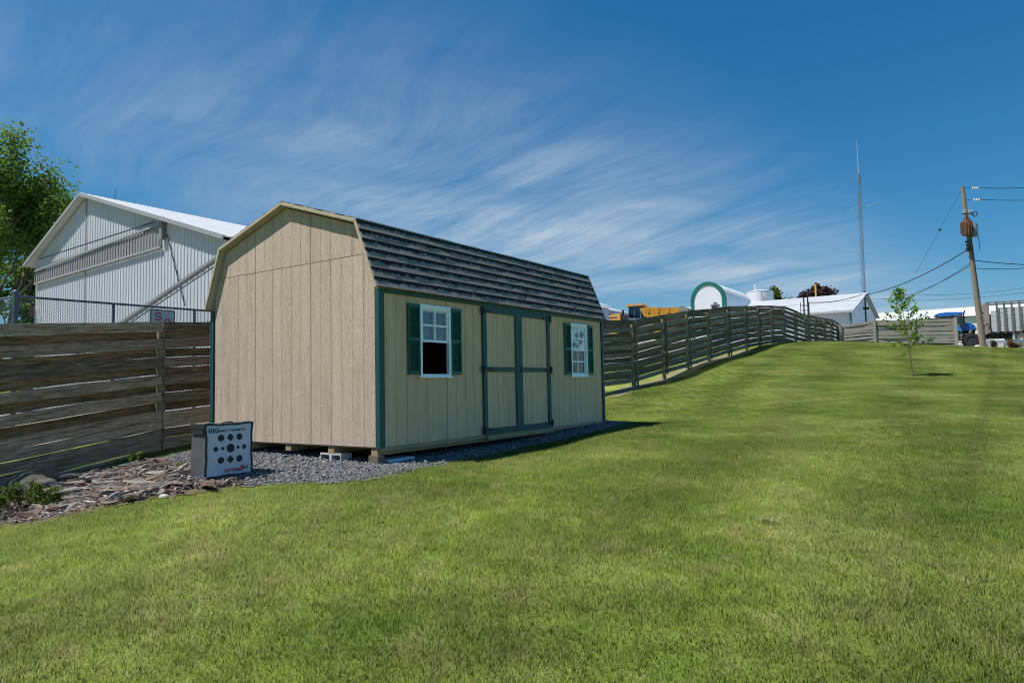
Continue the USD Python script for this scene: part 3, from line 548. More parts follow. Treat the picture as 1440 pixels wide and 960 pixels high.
# windows: double hung, 2 over 2
def window(x0, z0, x1, z1, open_lower, cat):
    w = obj('window', MB().box((x0 - .012, -.022, z0 - .012), (x0 + .032, .03, z1 + .012)).box((x1 - .032, -.022, z0 - .012), (x1 + .012, .03, z1 + .012))
            .box((x0 + .033, -.022, z1 - .03), (x1 - .033, .03, z1 + .012)).box((x0 + .033, -.022, z0 - .012), (x1 - .033, .03, z0 + .02)).box((x0 - .03, -.034, z0 - .03), (x1 + .03, -.003, z0 - .0125)), 'white_vinyl', shed)
    zm = (z0 + z1) / 2; xc = (x0 + x1) / 2; xa, xb = x0 + .033, x1 - .033
    def sash(za, zb, y):
        s = MB(); fr = .028
        s.box((xa, y, za), (xa + fr, y + .02, zb)).box((xb - fr, y, za), (xb, y + .02, zb)).box((xa + fr, y, za), (xb - fr, y + .02, za + fr)).box((xa + fr, y, zb - fr), (xb - fr, y + .02, zb))
        s.box((xc - .012, y + .002, za + fr), (xc + .012, y + .017, zb - fr)); m = (za + zb) / 2
        s.box((xa + fr, y + .003, m - .012), (xb - fr, y + .016, m + .012))
        obj('sash', s, 'white_vinyl', w)
        for qx0, qx1 in ((xa + fr, xc - .012), (xc + .012, xb - fr)):
            for qz0, qz1 in ((za + fr, m - .012), (m + .012, zb - fr)):
                obj('pane', MB().box((qx0 - .003, y + .008, qz0 - .003), (qx1 + .003, y + .011, qz1 + .003)), 'glass', w)
    sash(zm - .02, z1 - .03, -.008)
    if open_lower:
        sash(zm - .01, z1 - .05, .018)
        obj('curtain', MB().box((xa, .042, zm + .02), (xb, .046, z1 - .04)), 'curtain', w)  # plain pinkish-grey panel behind the upper panes
    else:
        sash(z0 + .02, zm + .02, .014)
        obj('curtain', MB().box((xa + .005, .007, zm + .01), (xb - .005, .010, z1 - .035)), 'white_backing', w)  # plain white panel close behind the upper panes
        lf = MB(); r = random.Random(4)
        for cx, cz, rad in ((.26, .76, .10), (.46, .80, .10), (.40, .66, .07), (.14, .58, .10), (.28, .55, .08), (.06, .95, .06)):
            X0, Z0 = xa + cx * (xb - xa) / .60, zm + (cz - .5) * (z1 - zm) / .5
            for j in range(5):
                a = j * 1.256 + r.random() * .6
                tipx, tipz = X0 + rad * math.cos(a), Z0 + rad * math.sin(a); n_ = (-math.sin(a) * rad * .36, math.cos(a) * rad * .36)
                mx, mz = X0 + .55 * rad * math.cos(a), Z0 + .55 * rad * math.sin(a)
                pg = Polygon([(X0, Z0), (mx + n_[0], mz + n_[1]), (tipx, tipz), (mx - n_[0], mz - n_[1])]).intersection(sbox(xa + .03, zm + .04, xb - .03, z1 - .03))
                lf.poly(pg, .0015, FY(.0048))
        obj('leaf_cutout', lf, 'leaf_shape_dark', w)  # dark leaf shapes laid over the white panel
window(*W1, True, 0); window(*W2, False, 1)
def shutter(x0, x1, z0, z1):
    s = obj('shutter', MB().box((x0, -.03, z0), (x0 + .022, -.001, z1)).box((x1 - .022, -.03, z0), (x1, -.001, z1)).box((x0 + .023, -.029, z0), (x1 - .023, -.001, z0 + .045))
            .box((x0 + .023, -.029, z1 - .045), (x1 - .023, -.001, z1)).box((x0 + .023, -.029, (z0 + z1) / 2 - .02), (x1 - .023, -.001, (z0 + z1) / 2 + .02)), 'green_shutter', shed)
    obj('back_board', MB().box((x0 + .02, -.006, z0 + .02), (x1 - .02, -.0015, z1 - .02)), 'green_shutter', s)
    lv = MB(); c, sn = math.cos(.75), math.sin(.75); R = np.array([[1, 0, 0], [0, c, -sn], [0, sn, c]])
    for zc in np.arange(z0 + .062, z1 - .05, .032):
        if abs(zc - (z0 + z1) / 2) < .03: continue
        lv.box((x0 + .021, -.013, -.004), (x1 - .021, .013, .004), R, (0, -.019, zc))
    obj('louvers', lv, 'green_shutter', s, kind='stuff')
for a, b in ((.505, .733), (1.388, 1.61), (4.585, 4.808), (5.448, 5.655)): shutter(a, b, .90, 1.835)
# roof: gambrel
EV, BR, PK = (-.055, 1.99), (.31, 2.885), (1.80, 3.352)
XA, XB = -.088, LN + .06
outer = [EV, BR, PK, (W - BR[0], BR[1]), (W - EV[0], EV[1])]
th = .045
inner = [(W - EV[0] - .05, EV[1] - .012), (W - BR[0] - .035, BR[1] - .045), (PK[0], PK[1] - .055), (BR[0] + .035, BR[1] - .045), (EV[0] + .05, EV[1] - .012)]
roof = obj('roof', MB().poly(Polygon(outer + inner), XB - XA - .004, FX(XA + .002)), 'rake_board', shed)
# rake fascia boards on both ends
for xx in (XA - .012, XB + .001):
    for (p, q_) in ((outer[0], outer[1]), (outer[1], outer[2]), (outer[2], outer[3]), (outer[3], outer[4])):
        p, q_ = np.array(p), np.array(q_); d = (q_ - p) / np.linalg.norm(q_ - p); nn = np.array([d[1], -d[0]])
        nn = nn if nn @ (np.array([1.8, 2.0]) - p) > 0 else -nn
        pg = Polygon([p - nn * .004, q_ - nn * .004, q_ + nn * .036, p + nn * .036])
        obj('rake_board', MB().poly(pg, .011, FX(xx)), 'rake_board', roof)
# shingle courses of the front lower slope, each shingle a piece
rng = np.random.default_rng(21)
def slope_piece(p, q_, s0, s1, x0, x1, t0, t1, lift=.003):
    p, q_ = np.array(p), np.array(q_); d = q_ - p; Ls = np.linalg.norm(d); d /= Ls; nn = np.array([-d[1], d[0]]); nn = nn if nn[1] > 0 or (nn[1] == 0 and nn[0] < 0) else -nn
    if p[0] > 1.9 or q_[0] > 1.9: nn = np.array([abs(nn[0]), abs(nn[1])])
    else: nn = np.array([-abs(nn[0]), abs(nn[1])])
    a, b = p + d * s0, p + d * s1
    c = [a + nn * lift, b + nn * lift, b + nn * (lift + t1), a + nn * (lift + t0)]
    return [(x0, *k) for k in c] + [(x1, *k) for k in c]
HEX = [[0, 1, 2, 3], [4, 7, 6, 5], [0, 4, 5, 1], [1, 5, 6, 2], [2, 6, 7, 3], [3, 7, 4, 0]]
SL = np.linalg.norm(np.array(BR) - EV); EXPO = SL / 7
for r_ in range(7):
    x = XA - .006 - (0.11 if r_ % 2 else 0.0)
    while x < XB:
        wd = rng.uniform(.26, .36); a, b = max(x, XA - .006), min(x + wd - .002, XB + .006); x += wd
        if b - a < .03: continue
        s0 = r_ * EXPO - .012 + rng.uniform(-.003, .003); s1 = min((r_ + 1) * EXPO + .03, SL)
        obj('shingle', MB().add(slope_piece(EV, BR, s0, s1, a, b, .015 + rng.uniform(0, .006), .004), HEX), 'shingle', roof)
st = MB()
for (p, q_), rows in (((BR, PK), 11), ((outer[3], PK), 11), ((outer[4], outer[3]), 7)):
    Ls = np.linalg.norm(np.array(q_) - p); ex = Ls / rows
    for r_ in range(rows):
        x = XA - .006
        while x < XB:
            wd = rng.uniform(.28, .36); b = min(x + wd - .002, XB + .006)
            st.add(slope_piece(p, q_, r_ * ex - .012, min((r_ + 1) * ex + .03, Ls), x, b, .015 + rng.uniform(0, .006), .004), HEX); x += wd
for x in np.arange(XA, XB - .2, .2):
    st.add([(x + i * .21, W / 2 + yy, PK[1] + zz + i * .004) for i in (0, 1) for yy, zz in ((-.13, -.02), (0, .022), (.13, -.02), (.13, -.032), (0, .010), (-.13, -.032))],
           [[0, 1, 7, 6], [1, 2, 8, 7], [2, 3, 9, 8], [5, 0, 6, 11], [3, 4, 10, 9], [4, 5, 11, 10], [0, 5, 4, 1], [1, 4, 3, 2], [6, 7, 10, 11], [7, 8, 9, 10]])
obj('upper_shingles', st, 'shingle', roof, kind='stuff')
# skids
for yb in (.12, .92, 1.79, 2.66, 3.48):
    obj('skid', MB().box((.02, yb - .055, -.105), (LN - .02, yb + .055, -.021)), 'skid_wood', shed)
obj('rim_joist', MB().box((.025, .004, -.055), (LN - .02, .038, -.001)), 'skid_wood', shed)
obj('threshold', MB().box((2.22, -.02, -.075), (4.02, .003, -.004)), 'skid_wood', shed)
obj('bottom_plate', MB().box((.026, .2, -.018), (.06, W - .05, -.001)), 'skid_wood', shed)

# ------------------------------------------------------------------ blocks under the shed
def sh(a, b, z=0): return SHED + a * E1 + b * E2 + np.array([0, 0, z])
def cinder(a, b, rz, label, ztop, tilt=0):
    p = sh(a, b, ztop - .19); t = thing('concrete_block', label, 'concrete block', p, ROTZ + rz)
    face = sbox(-.2, 0, .2, .19)
    for c in (-.105, .105): face = face.difference(sbox(c - .068, .035, c + .068, .155).buffer(.012))
    face = face.difference(Point(0, 0).buffer(.0001))
    obj('block', MB().poly(face, .19, FY(0)), 'concrete', t)
cinder(.02, .93, -90, 'grey hollow concrete block lying under the middle skid of the shed', -.107)
t = thing('paving_slab', 'flat pale blue-grey concrete slab under the front corner of the shed', 'concrete slab', sh(.12, .05, -.255), ROTZ)
obj('slab', MB().box((0, -.085, 0), (.46, .14, .095)), 'slab_concrete', t)
t = thing('timber_block', 'short dark timber block on edge beneath the front skid end of the shed', 'timber block', sh(.03, .04, -.255), ROTZ)
obj('block', MB().box((-.03, -.005, -.03), (.085, .16, .149)), 'timber_dark', t)

# ------------------------------------------------------------------ archery target
TP = np.array([-3.43, 7.68, 0]); TP[2] = gz(-3.3, 7.9) + .012
tg = thing('archery_target', 'square foam archery target with black bullseyes standing on the mulch edge', 'archery target', TP, ROTZ + 1)
TW, TD, TH = .60, .26, .60
def wob(v, amp=.012, s=5.0): return v + amp * (np.stack([meshkit.noise(v * s + k * 31) for k in range(3)], 1) - .5)
def bulgebox(lo, hi, n=(10, 4, 10)):
    b = trimesh.creation.box(extents=np.subtract(hi, lo)); b = b.subdivide().subdivide().subdivide(); v = np.array(b.vertices) + (np.add(hi, lo)) / 2
    return v, b.faces
v, f = bulgebox((0, 0, 0), (TW, TD, TH))
obj('body', MB().add(wob(v, .014), f), 'target_side', tg)
v, f = bulgebox((.012, -.006, .014), (TW - .012, .01, TH - .014)); v[:, 1] -= .014 * np.sin(np.pi * v[:, 0] / TW) * np.sin(np.pi * v[:, 2] / TH)
obj('face', MB().add(v, f), 'target_face', tg)
ed = MB(); C_ = [(0, 0), (TW, 0), (TW, TH), (0, TH)]
for k in range(4):
    p, q_ = np.array(C_[k]), np.array(C_[(k + 1) % 4]); ts = np.linspace(0, 1, 12)[:, None]; pts = p + (q_ - p) * ts
    inw = np.array([TW / 2, TH / 2]) - (p + q_) / 2; inw /= np.linalg.norm(inw); pts = pts + inw * (.012 * np.sin(np.pi * ts) + .004 * np.sin(ts * 17 + k))
    ed.tube(np.c_[pts[:, 0], np.full(12, -.006), pts[:, 1]], .013, 6)
obj('edging', ed, 'target_edge', tg)
fl = MB().box((-.012, .02, TH - .11), (-.002, TD - .015, TH - .045)).box((-.016, .0, TH - .05), (.02, TD, TH + .006)); obj('flap', fl, 'target_edge', tg)
obj('strap', MB().tube([(.24, .05, TH + .002), (.27, .05, TH + .010), (.36, .05, TH + .010), (.39, .05, TH + .002)], .007, 5), 'target_edge', tg)
def onface(pg, lift=.0035):
    m = MB()
    for g in getattr(pg, 'geoms', [pg]):
        e = trimesh.creation.extrude_polygon(g, .002, engine='earcut'); e = e.subdivide_to_size(.03) if g.area > .002 else e
        v = np.array(e.vertices); y = -.006 - .014 * np.sin(np.pi * v[:, 0] / TW) * np.sin(np.pi * v[:, 1] / TH) - lift + v[:, 2]
        m.add(np.stack([v[:, 0], y, v[:, 1]], 1), e.faces)
    return m
dia = lambda x, z, r: Polygon([(x - r, z), (x, z - r), (x + r, z), (x, z + r)])
cir = lambda x, z, r: Point(x, z).buffer(r, 12)
cx0, cz0 = .305, .318
for pg in (cir(cx0, cz0, .049), cir(cx0 - .118, cz0 + .122, .038), cir(cx0 + .118, cz0 + .122, .038), cir(cx0 - .118, cz0 - .128, .038), cir(cx0 + .118, cz0 - .128, .038), cir(cx0 - .098, cz0 + .002, .019), cir(cx0 + .098, cz0 + .002, .019)):
    obj('bullseye', onface(pg), 'ink_black', tg)
for pg in (dia(cx0, cz0 + .122, .045), dia(cx0, cz0 - .128, .045), dia(cx0 - .182, cz0 + .002, .034), dia(cx0 + .182, cz0 + .002, .034)):
    obj('diamond_mark', onface(pg), 'ink_black', tg)
def lettering(text, h, x, z, mat, bold=True, sx=1.0, shear=0.0, name='lettering'):
    t_ = meshkit.text_mesh(text, h, .002, bold); v = np.array(t_.vertices); v = np.stack([x + v[:, 0] * sx + v[:, 1] * shear, v[:, 2], z + v[:, 1]], 1)
    y = -.006 - .014 * np.sin(np.pi * v[:, 0] / TW) * np.sin(np.pi * v[:, 2] / TH) - .0035 + v[:, 1]; v[:, 1] = y
    obj(name, MB().add(v, t_.faces), mat, tg)
lettering('BIG', .044, .035, .505, 'ink_black', sx=1.15)
lettering('SHOT TARGETS', .022, .150, .509, 'ink_black', sx=1.55)
lettering('EXTREME', .034, .232, .050, 'ink_red', sx=1.08, shear=.15)
lettering('5', .060, .425, .050, 'ink_red', sx=1.15, shear=.15)
lettering('00', .036, .475, .064, 'ink_red', sx=1.0, shear=.15)

# ------------------------------------------------------------------ plank fence
def plank_mesh(Lp, hh, tt, rng_, bow=.008):
    n = 6; xs = np.linspace(0, Lp, n + 1); by, bz = rng_.normal(0, bow * .6, 2); v, f = [], []
    for i, x in enumerate(xs):
        s = math.sin(math.pi * x / Lp); oy, oz = by * s, bz * s; e0, e1 = rng_.normal(0, .003, 2)
        v += [(x, -tt / 2 + oy, -hh / 2 + oz + e0), (x, tt / 2 + oy, -hh / 2 + oz + e0), (x, tt / 2 + oy, hh / 2 + oz + e1), (x, -tt / 2 + oy, hh / 2 + oz + e1)]
    for i in range(n):
        a = i * 4
        for k in range(4): f.append([a + k, a + (k + 1) % 4, a + 4 + (k + 1) % 4, a + 4 + k])
    f += [[3, 2, 1, 0], [n * 4, n * 4 + 1, n * 4 + 2, n * 4 + 3]]
    return v, f
def place_plank(parent, p0, p1, hh, tt, mat, rng_, bow=.008, name='plank'):
    p0, p1 = np.array(p0), np.array(p1); d = p1 - p0; Lp = np.linalg.norm(d); x = d / Lp; y = np.cross([0, 0, 1.], x); y /= np.linalg.norm(y); z = np.cross(x, y)
    obj(name, plank_mesh(Lp, hh, tt, rng_, bow), mat, parent, loc=p0, R=np.stack([x, y, z], 1))
rng = np.random.default_rng(31)
fence = thing('plank_fence', 'tall dark weathered fence of alternating horizontal planks running behind the shed and uphill', 'fence')
FP = np.array(FENCE); arc = np.r_[0, np.cumsum(np.linalg.norm(np.diff(FP, axis=0), axis=1))]
key_top = [(-40, 456), (0, 455.5), (120, 455), (225, 453), (300, 451.5), (850, 450), (893, 450), (933, 442.5), (968, 437), (997, 434.5), (1025, 431), (1068, 429.5), (1104, 430), (1120, 436), (1135, 442.5), (1161, 447), (1177, 450), (1182, 455), (1186, 472)]
key_bot = [(-40, 700), (0, 694), (120, 668), (225, 640), (300, 622), (850, 543.5), (893, 536.5), (933, 524.5), (968, 514), (997, 504.5), (1025, 496), (1050, 488.5), (1068, 485), (1087, 482), (1104, 480), (1120, 484), (1135, 488), (1161, 492), (1186, 495)]
def px_of(P):
    q_ = np.array(P) - CAM; return 720 + FPX * (q_ @ CR) / (q_ @ _F)
def fence_z(xy, keys):
    P = np.array([xy[0], xy[1], 1.5]); px = px_of(P); py = np.interp(px, [k[0] for k in keys], [k[1] for k in keys])
    d = ray(px, py); return CAMZ + d[2] * xy[1] / d[1]
tops = [fence_z(p, key_top) for p in FP]; bots = [fence_z(p, key_bot) for p in FP]
# the part hidden behind the shed joins the two seen parts in straight lines along the fence
i0, i1 = 2, 8
for i in range(i0 + 1, i1):
    s = (arc[i] - arc[i0]) / (arc[i1] - arc[i0]); tops[i] = tops[i0] * (1 - s) + tops[i1] * s; bots[i] = bots[i0] * (1 - s) + bots[i1] * s
tops[0] = tops[1] - .05; bots[0] = bots[1] - .08
bots[0] -= .1; bots[1] -= .1
NP_ = 15
for i in range(len(FP)):
    t_ = FP[min(i + 1, len(FP) - 1)] - FP[max(i - 1, 0)]; t_ /= np.linalg.norm(t_); nrm = np.array([t_[1], -t_[0]])
    g = gz(*FP[i]); right = i >= 5
    T3, N3 = np.r_[t_, 0], np.r_[nrm, 0]; c = np.array([FP[i][0], FP[i][1], 0])
    R = np.stack([T3, np.cross([0, 0, 1.], T3), [0, 0, 1.]], 1)
    hgt = tops[i] - .10 - (g - .3)
    obj('post', MB().box((-.055, -.05, -hgt), (.055, .05, 0)), 'post_wood', fence, loc=c + [0, 0, tops[i] - .10], R=R)
    if right:
        zz0 = min(bots[i], g) - .02 if i % 2 == 0 else bots[i] - .05
        obj('batten', MB().box((-.05, -.0125, -(tops[i] - zz0)), (.05, .0125, 0)), 'hill_fence_wood', fence, loc=c + N3 * (.05 + .032 + .014) + T3 * .085 + [0, 0, tops[i] + .005], R=R)
    if i == len(FP) - 1: break
    a, b = FP[i], FP[i + 1]; d = b - a; Ld = np.linalg.norm(d); d /= Ld; nr = np.array([d[1], -d[0]])
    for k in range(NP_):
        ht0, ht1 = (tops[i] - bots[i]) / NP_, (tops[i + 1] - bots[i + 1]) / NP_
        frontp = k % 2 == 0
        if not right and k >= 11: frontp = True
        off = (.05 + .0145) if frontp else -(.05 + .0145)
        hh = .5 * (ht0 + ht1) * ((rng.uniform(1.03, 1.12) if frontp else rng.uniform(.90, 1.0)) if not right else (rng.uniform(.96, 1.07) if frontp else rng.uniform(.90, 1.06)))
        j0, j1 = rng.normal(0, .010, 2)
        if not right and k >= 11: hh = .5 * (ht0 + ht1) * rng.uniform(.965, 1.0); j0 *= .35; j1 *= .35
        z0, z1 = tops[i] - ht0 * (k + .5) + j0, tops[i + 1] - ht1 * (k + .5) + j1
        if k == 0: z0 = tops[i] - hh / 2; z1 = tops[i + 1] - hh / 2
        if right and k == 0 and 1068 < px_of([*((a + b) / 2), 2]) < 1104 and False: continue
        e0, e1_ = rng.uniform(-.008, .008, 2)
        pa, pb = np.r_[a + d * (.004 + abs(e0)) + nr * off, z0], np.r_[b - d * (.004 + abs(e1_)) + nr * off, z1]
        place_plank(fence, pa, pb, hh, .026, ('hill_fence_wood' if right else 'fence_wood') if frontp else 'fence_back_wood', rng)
# pale fence at the far end of the lawn
rng = np.random.default_rng(37)
gf = thing('grey_plank_fence', 'sunlit pale grey plank fence at the far edge of the lawn behind the sapling', 'fence')
GFp = [(1181, 46.6, 457, 492), (1229, 46.0, 450, 489), (1284, 45.3, 449.3, 488), (1343, 44.6, 447.5, 488.5)]
pts = []
for px, Yd, yt, yb in GFp:
    P = at(px, yt, Yd); Q = at(px, yb, Yd); pts.append((P[:2], P[2], Q[2]))
for i, (xy, zt, zb) in enumerate(pts):
    t_ = pts[min(i + 1, 3)][0] - pts[max(i - 1, 0)][0]; t_ = t_ / np.linalg.norm(t_); T3 = np.r_[t_, 0]; R = np.stack([T3, np.cross([0, 0, 1.], T3), [0, 0, 1.]], 1)
    nr = np.array([t_[1], -t_[0]])
    obj('post', MB().box((-.075, -.06, -(zt - zb + .5)), (.075, .06, .06)), 'grey_fence_wood', gf, loc=np.r_[xy, zt] + np.r_[nr, 0] * .06, R=R)
    if i == 3: break
    a, b = xy, pts[i + 1][0]; d = (b - a) / np.linalg.norm(b - a); nr = np.array([d[1], -d[0]])
    for k in range(9):
        ht0, ht1 = (zt - zb) / 9, (pts[i + 1][1] - pts[i + 1][2]) / 9; fr = True; off = .012
        z0, z1 = zt - ht0 * (k + .5), pts[i + 1][1] - ht1 * (k + .5)
        place_plank(gf, np.r_[a + d * .01 + nr * off, z0], np.r_[b - d * .01 + nr * off, z1], (ht0 + ht1) / 2 * rng.uniform(.78, .9), .03, 'grey_fence_wood', rng, bow=.05)
    for k in range(8):
        ht0, ht1 = (zt - zb) / 9, (pts[i + 1][1] - pts[i + 1][2]) / 9
        place_plank(gf, np.r_[a + d * .01 - nr * .11, zt - ht0 * (k + 1)], np.r_[b - d * .01 - nr * .11, pts[i + 1][1] - ht1 * (k + 1)], (ht0 + ht1) / 2 * .8, .03, 'fence_back_wood', rng, bow=.03)

# gravelled farmyard beyond the fences
_back = [np.array(FENCE[k]) + 3.2 * np.array([-(np.array(FENCE[min(k + 1, len(FENCE) - 1)]) - FENCE[max(k - 1, 0)])[1], (np.array(FENCE[min(k + 1, len(FENCE) - 1)]) - FENCE[max(k - 1, 0)])[0]]) / np.linalg.norm(np.array(FENCE[min(k + 1, len(FENCE) - 1)]) - FENCE[max(k - 1, 0)]) for k in range(len(FENCE))]
yard_pg = Polygon([tuple(p) for p in _back] + [(22.5, 51.0), (50, 50.5), (50, 90), (-31, 90), (-31, 16)]).buffer(0)
bed('farmyard', yard_pg, 'drive_gravel', 0.02, .45)

# ------------------------------------------------------------------ chain link fence and sign behind the plank fence
P0 = at(22, 416.5, 11.3); P1_ = on_plane(300, 437.5, P0, E2)
dcl = (P1_ - P0); dcl[2] = 0; dcl /= np.linalg.norm(dcl)
cl = thing('chain_link_fence', 'grey chain link fence with pipe top rail behind the left plank fence', 'fence')
def cl_seg(A_, B_, npost, first):
    d = B_ - A_; Lh = np.linalg.norm(d[:2]); u = np.r_[d[:2] / Lh, 0]; slope = d[2] / Lh
    obj('top_rail', MB().tube([A_, B_], .021, 8), 'galv', cl)
    Hm = 2.2; wm = MB(); s = .062; hh = Hm - .03
    for k in range(int((Lh + hh) / s)):
        for sg in (1, -1):
            x0 = k * s - (hh if sg == 1 else 0); x1 = x0 + hh
            za, zb = (0, hh) if sg == 1 else (hh, 0)
            c0, c1 = max(x0, 0), min(x1, Lh)
            if c1 - c0 < .01: continue
            f0, f1 = (c0 - x0) / hh, (c1 - x0) / hh
            q0 = A_ + u * c0 + np.array([0, 0, slope * c0 - .02 - (za + (zb - za) * f0)]); q1 = A_ + u * c1 + np.array([0, 0, slope * c1 - .02 - (za + (zb - za) * f1)])
            wm.tube([q0, q1], .0032, 3, caps=False)
    obj('wire_mesh', wm, 'wire_galv', cl, kind='stuff', fix=False)
    return u, slope
far_end = P0 + dcl * 9.5; far_end[2] = P0[2] + (P1_[2] - P0[2]) / np.linalg.norm((P1_ - P0)[:2]) * 9.5
u_, sl_ = cl_seg(P0, far_end, 4, True)
cl_seg(P0 + np.array([0, 0, -.01]), at(-150, 440, 14.5), 2, False)
obj('corner_post', MB().tube([P0 + [0, 0, .06], P0 + [0, 0, -2.6]], .042, 10), 'galv', cl)
obj('post_cap', (lambda m: (np.array(m.vertices) * .048 + P0 + [0, 0, .06], m.faces))(trimesh.creation.icosphere(subdivisions=2)), 'galv', cl)
for px in (159.5, 273.5):
    d = ray(px, 430); n_ = np.array([d[1], -d[0]]); s_ = -(n_ @ (P0[:2] - CAM[:2])) / (n_ @ u_[:2])
    q = P0 + u_ * s_ + np.array([0, 0, sl_ * s_]); obj('line_post', MB().tube([q + [0, 0, -.02], q + [0, 0, -2.6]], .028, 8), 'galv', cl)
obj('line_post', MB().tube([far_end, far_end + [0, 0, -2.6]], .028, 8), 'galv', cl)
SG = on_plane(228.5, 436, P0 + np.array([0, 0, 0]) + E2 * .12, E2)
sg = thing('boundary_sign', 'small white sign with red lettering hung on the chain link fence', 'sign', SG, ROTZ)
sw, shh = .47, .46
obj('board', MB().box((-sw / 2, -.012, -shh + .0), (sw / 2, .0, 0)), 'sign_face', sg)
obj('border', MB().box((-sw / 2 - .008, -.016, -.014), (sw / 2 + .008, .002, .006)).box((-sw / 2 - .010, -.0165, -shh), (-sw / 2 + .008, .0025, .0)).box((sw / 2 - .008, -.0165, -shh), (sw / 2 + .010, .0025, .0)), 'wire_dark', sg)
for ch, hgt, x, zt in (('S', .155, -.165, -.045), ('o', .155, .02, -.16)):
    t_ = meshkit.text_mesh(ch, hgt, .003, True); v = np.array(t_.vertices); v = np.stack([x + v[:, 0] * 1.1, -.0155 + v[:, 2], zt - v[:, 1].max() + v[:, 1]], 1)
    obj('lettering', MB().add(v, t_.faces), 'sign_red', sg)

# ------------------------------------------------------------------ big white barn
BP = at(320, 334, 24.0); K = 24.0 / 26.0
barn = thing('metal_barn', 'large white corrugated metal barn with saltbox gable behind the left fence', 'barn', (BP[0], BP[1], 0), ROTZ)
ez0 = BP[2]; gb_ = -0.2
bW, bPk, bEL = 16.85 * K, (11.4 * K, 3.62 * K), .84 * K
def bz(y):   # underside of the rake at y along the gable
    y = np.asarray(y, float)
    return np.where(y < bPk[0], np.interp(y, (0, bPk[0]), (ez0, ez0 + bPk[1])), np.interp(y, (bPk[0], 17.59 * K), (ez0 + bPk[1], ez0 + bEL))) - .10
ys, xs, y, k = [], [], 0.02, 0
while y < bW:
    for dy, dx in ((0, 0), (.012, -.022), (.05, -.022), (.062, 0)):
        ys.append(min(y + dy, bW)); xs.append(dx)
    y += .225
ys += [bW]; xs += [0]; ys, xs = np.array(ys), np.array(xs)
def corr(ys, xs, zlo, zhi):
    n_ = len(ys); v = np.vstack([np.c_[xs, ys, np.broadcast_to(zlo, n_)], np.c_[xs, ys, np.broadcast_to(zhi, n_)]]); i = np.arange(n_ - 1)
    return v, np.c_[i, i + 1, i + 1 + n_, i + n_]
BLEN = 30.0
wall = obj('gable_wall', MB().add(*corr(ys, xs, gb_, bz(ys))), 'barn_metal', barn, fix=False)
obj('center_seam', MB().box((-.06, bPk[0] - .05, gb_), (-.036, bPk[0] + .02, float(bz(bPk[0])) - .02)), 'barn_trim', wall)
obj('side_wall', MB().box((.0, -.02, gb_), (BLEN, .019, ez0 - .1)), 'barn_metal', barn)
obj('far_side_wall', MB().box((.0, bW, gb_), (BLEN, bW + .04, float(bz(bW)) - .02)), 'barn_metal', barn)
obj('rear_wall', MB().poly(Polygon([(0, gb_), (bW, gb_), (bW, float(bz(bW)) - .05), (bPk[0], ez0 + bPk[1] - .2), (0, ez0 - .2)]), .05, FX(BLEN - .05)), 'barn_metal', barn)
ov = -.32
def roof_slab(p, q_, name):
    p, q_ = np.array(p), np.array(q_); d = (q_ - p) / np.linalg.norm(q_ - p); nn = np.array([-d[1], d[0]]); nn = nn if nn[1] > 0 else -nn
    m = MB(); n_ = int((BLEN + .6) / .3)
    m.poly(Polygon([p, q_, q_ + nn * .05, p + nn * .05]), BLEN + .6, FX(ov))
    r_ = obj(name, m, 'barn_roof_metal', barn)
    rb = MB()
    for x in np.arange(ov + .02, BLEN + .2, .3): rb.poly(Polygon([p + nn * .051, q_ + nn * .051, q_ + nn * .075, p + nn * .075]), .05, FX(x))
    obj('roof_ribs', rb, 'barn_roof_metal', r_, kind='stuff'); return r_
pkz = ez0 + bPk[1]
r1 = roof_slab((-.25, ez0 - .06), (bPk[0], pkz), 'roof_panel'); r2 = roof_slab((17.59 * K, ez0 + bEL), (bPk[0] + .004, pkz + .001), 'roof_panel')
for p, q_ in (((-.25, ez0 - .06), (bPk[0], pkz)), ((17.59 * K, ez0 + bEL), (bPk[0], pkz))):
    p, q_ = np.array(p), np.array(q_)
    obj('rake_trim', MB().poly(Polygon([p + (0, .07), q_ + (0, .06), q_ - (0, .09), p - (0, .09)]), .03, FX(ov - .032)), 'barn_trim', barn)
for yv, xv in ((2.6, 10.0), (2.2, 13.5)):
    zv = np.interp(yv, (-.25, bPk[0]), (ez0 - .06, pkz)); obj('roof_vent', MB().tube([(xv, yv, zv), (xv, yv, zv + .32)], .12, 8), 'machine_grey', r1)
for xv in (1.2, 16.0): obj('lightning_rod', MB().tube([(xv, bPk[0], pkz), (xv, bPk[0], pkz + .6)], .009, 5), 'wire_dark', r1)
# sliding door band: dull translucent strip under a track
def bpt(px, py): q = on_plane(px, py, BP, E1) - BP; return q @ E2, q[2] + BP[2]
bl, br, tl, tr = bpt(52, 398), bpt(228, 345.5), bpt(52, 384), bpt(227.5, 319.5)
band = obj('light_panel', MB().poly(Polygon([bl, br, tr, tl]), .02, FX(-.062)), 'dull_panel', barn)
rb = MB()
for yy in np.arange(br[0] + .1, bl[0], .225):
    zl, zh = np.interp(yy, (br[0], bl[0]), (br[1], bl[1])), np.interp(yy, (tr[0], tl[0]), (tr[1], tl[1])); rb.box((-.09, yy, zl + .02), (-.0625, yy + .05, zh - .02))
obj('panel_ribs', rb, 'dull_panel', band, kind='stuff')
for (a, b), zo in (((br, bl), -.08), ((tr, tl), .10)):
    obj('track', MB().bar((-.10, a[0] - .1, a[1] + zo), (-.10, b[0], b[1] + zo * .7), .08, .08), 'barn_trim', barn)
obj('track', MB().bar((-.14, bpt(222, 313)[0], bpt(222, 313)[1]), (-.14, bpt(60, 365)[0], bpt(60, 365)[1]), .035, .035), 'dark_machine', barn)
obj('track_bracket', MB().box((-.2, tr[0] - .35, tr[1] - .55), (-.06, tr[0] - .16, tr[1] + .35)), 'machine_grey', barn)
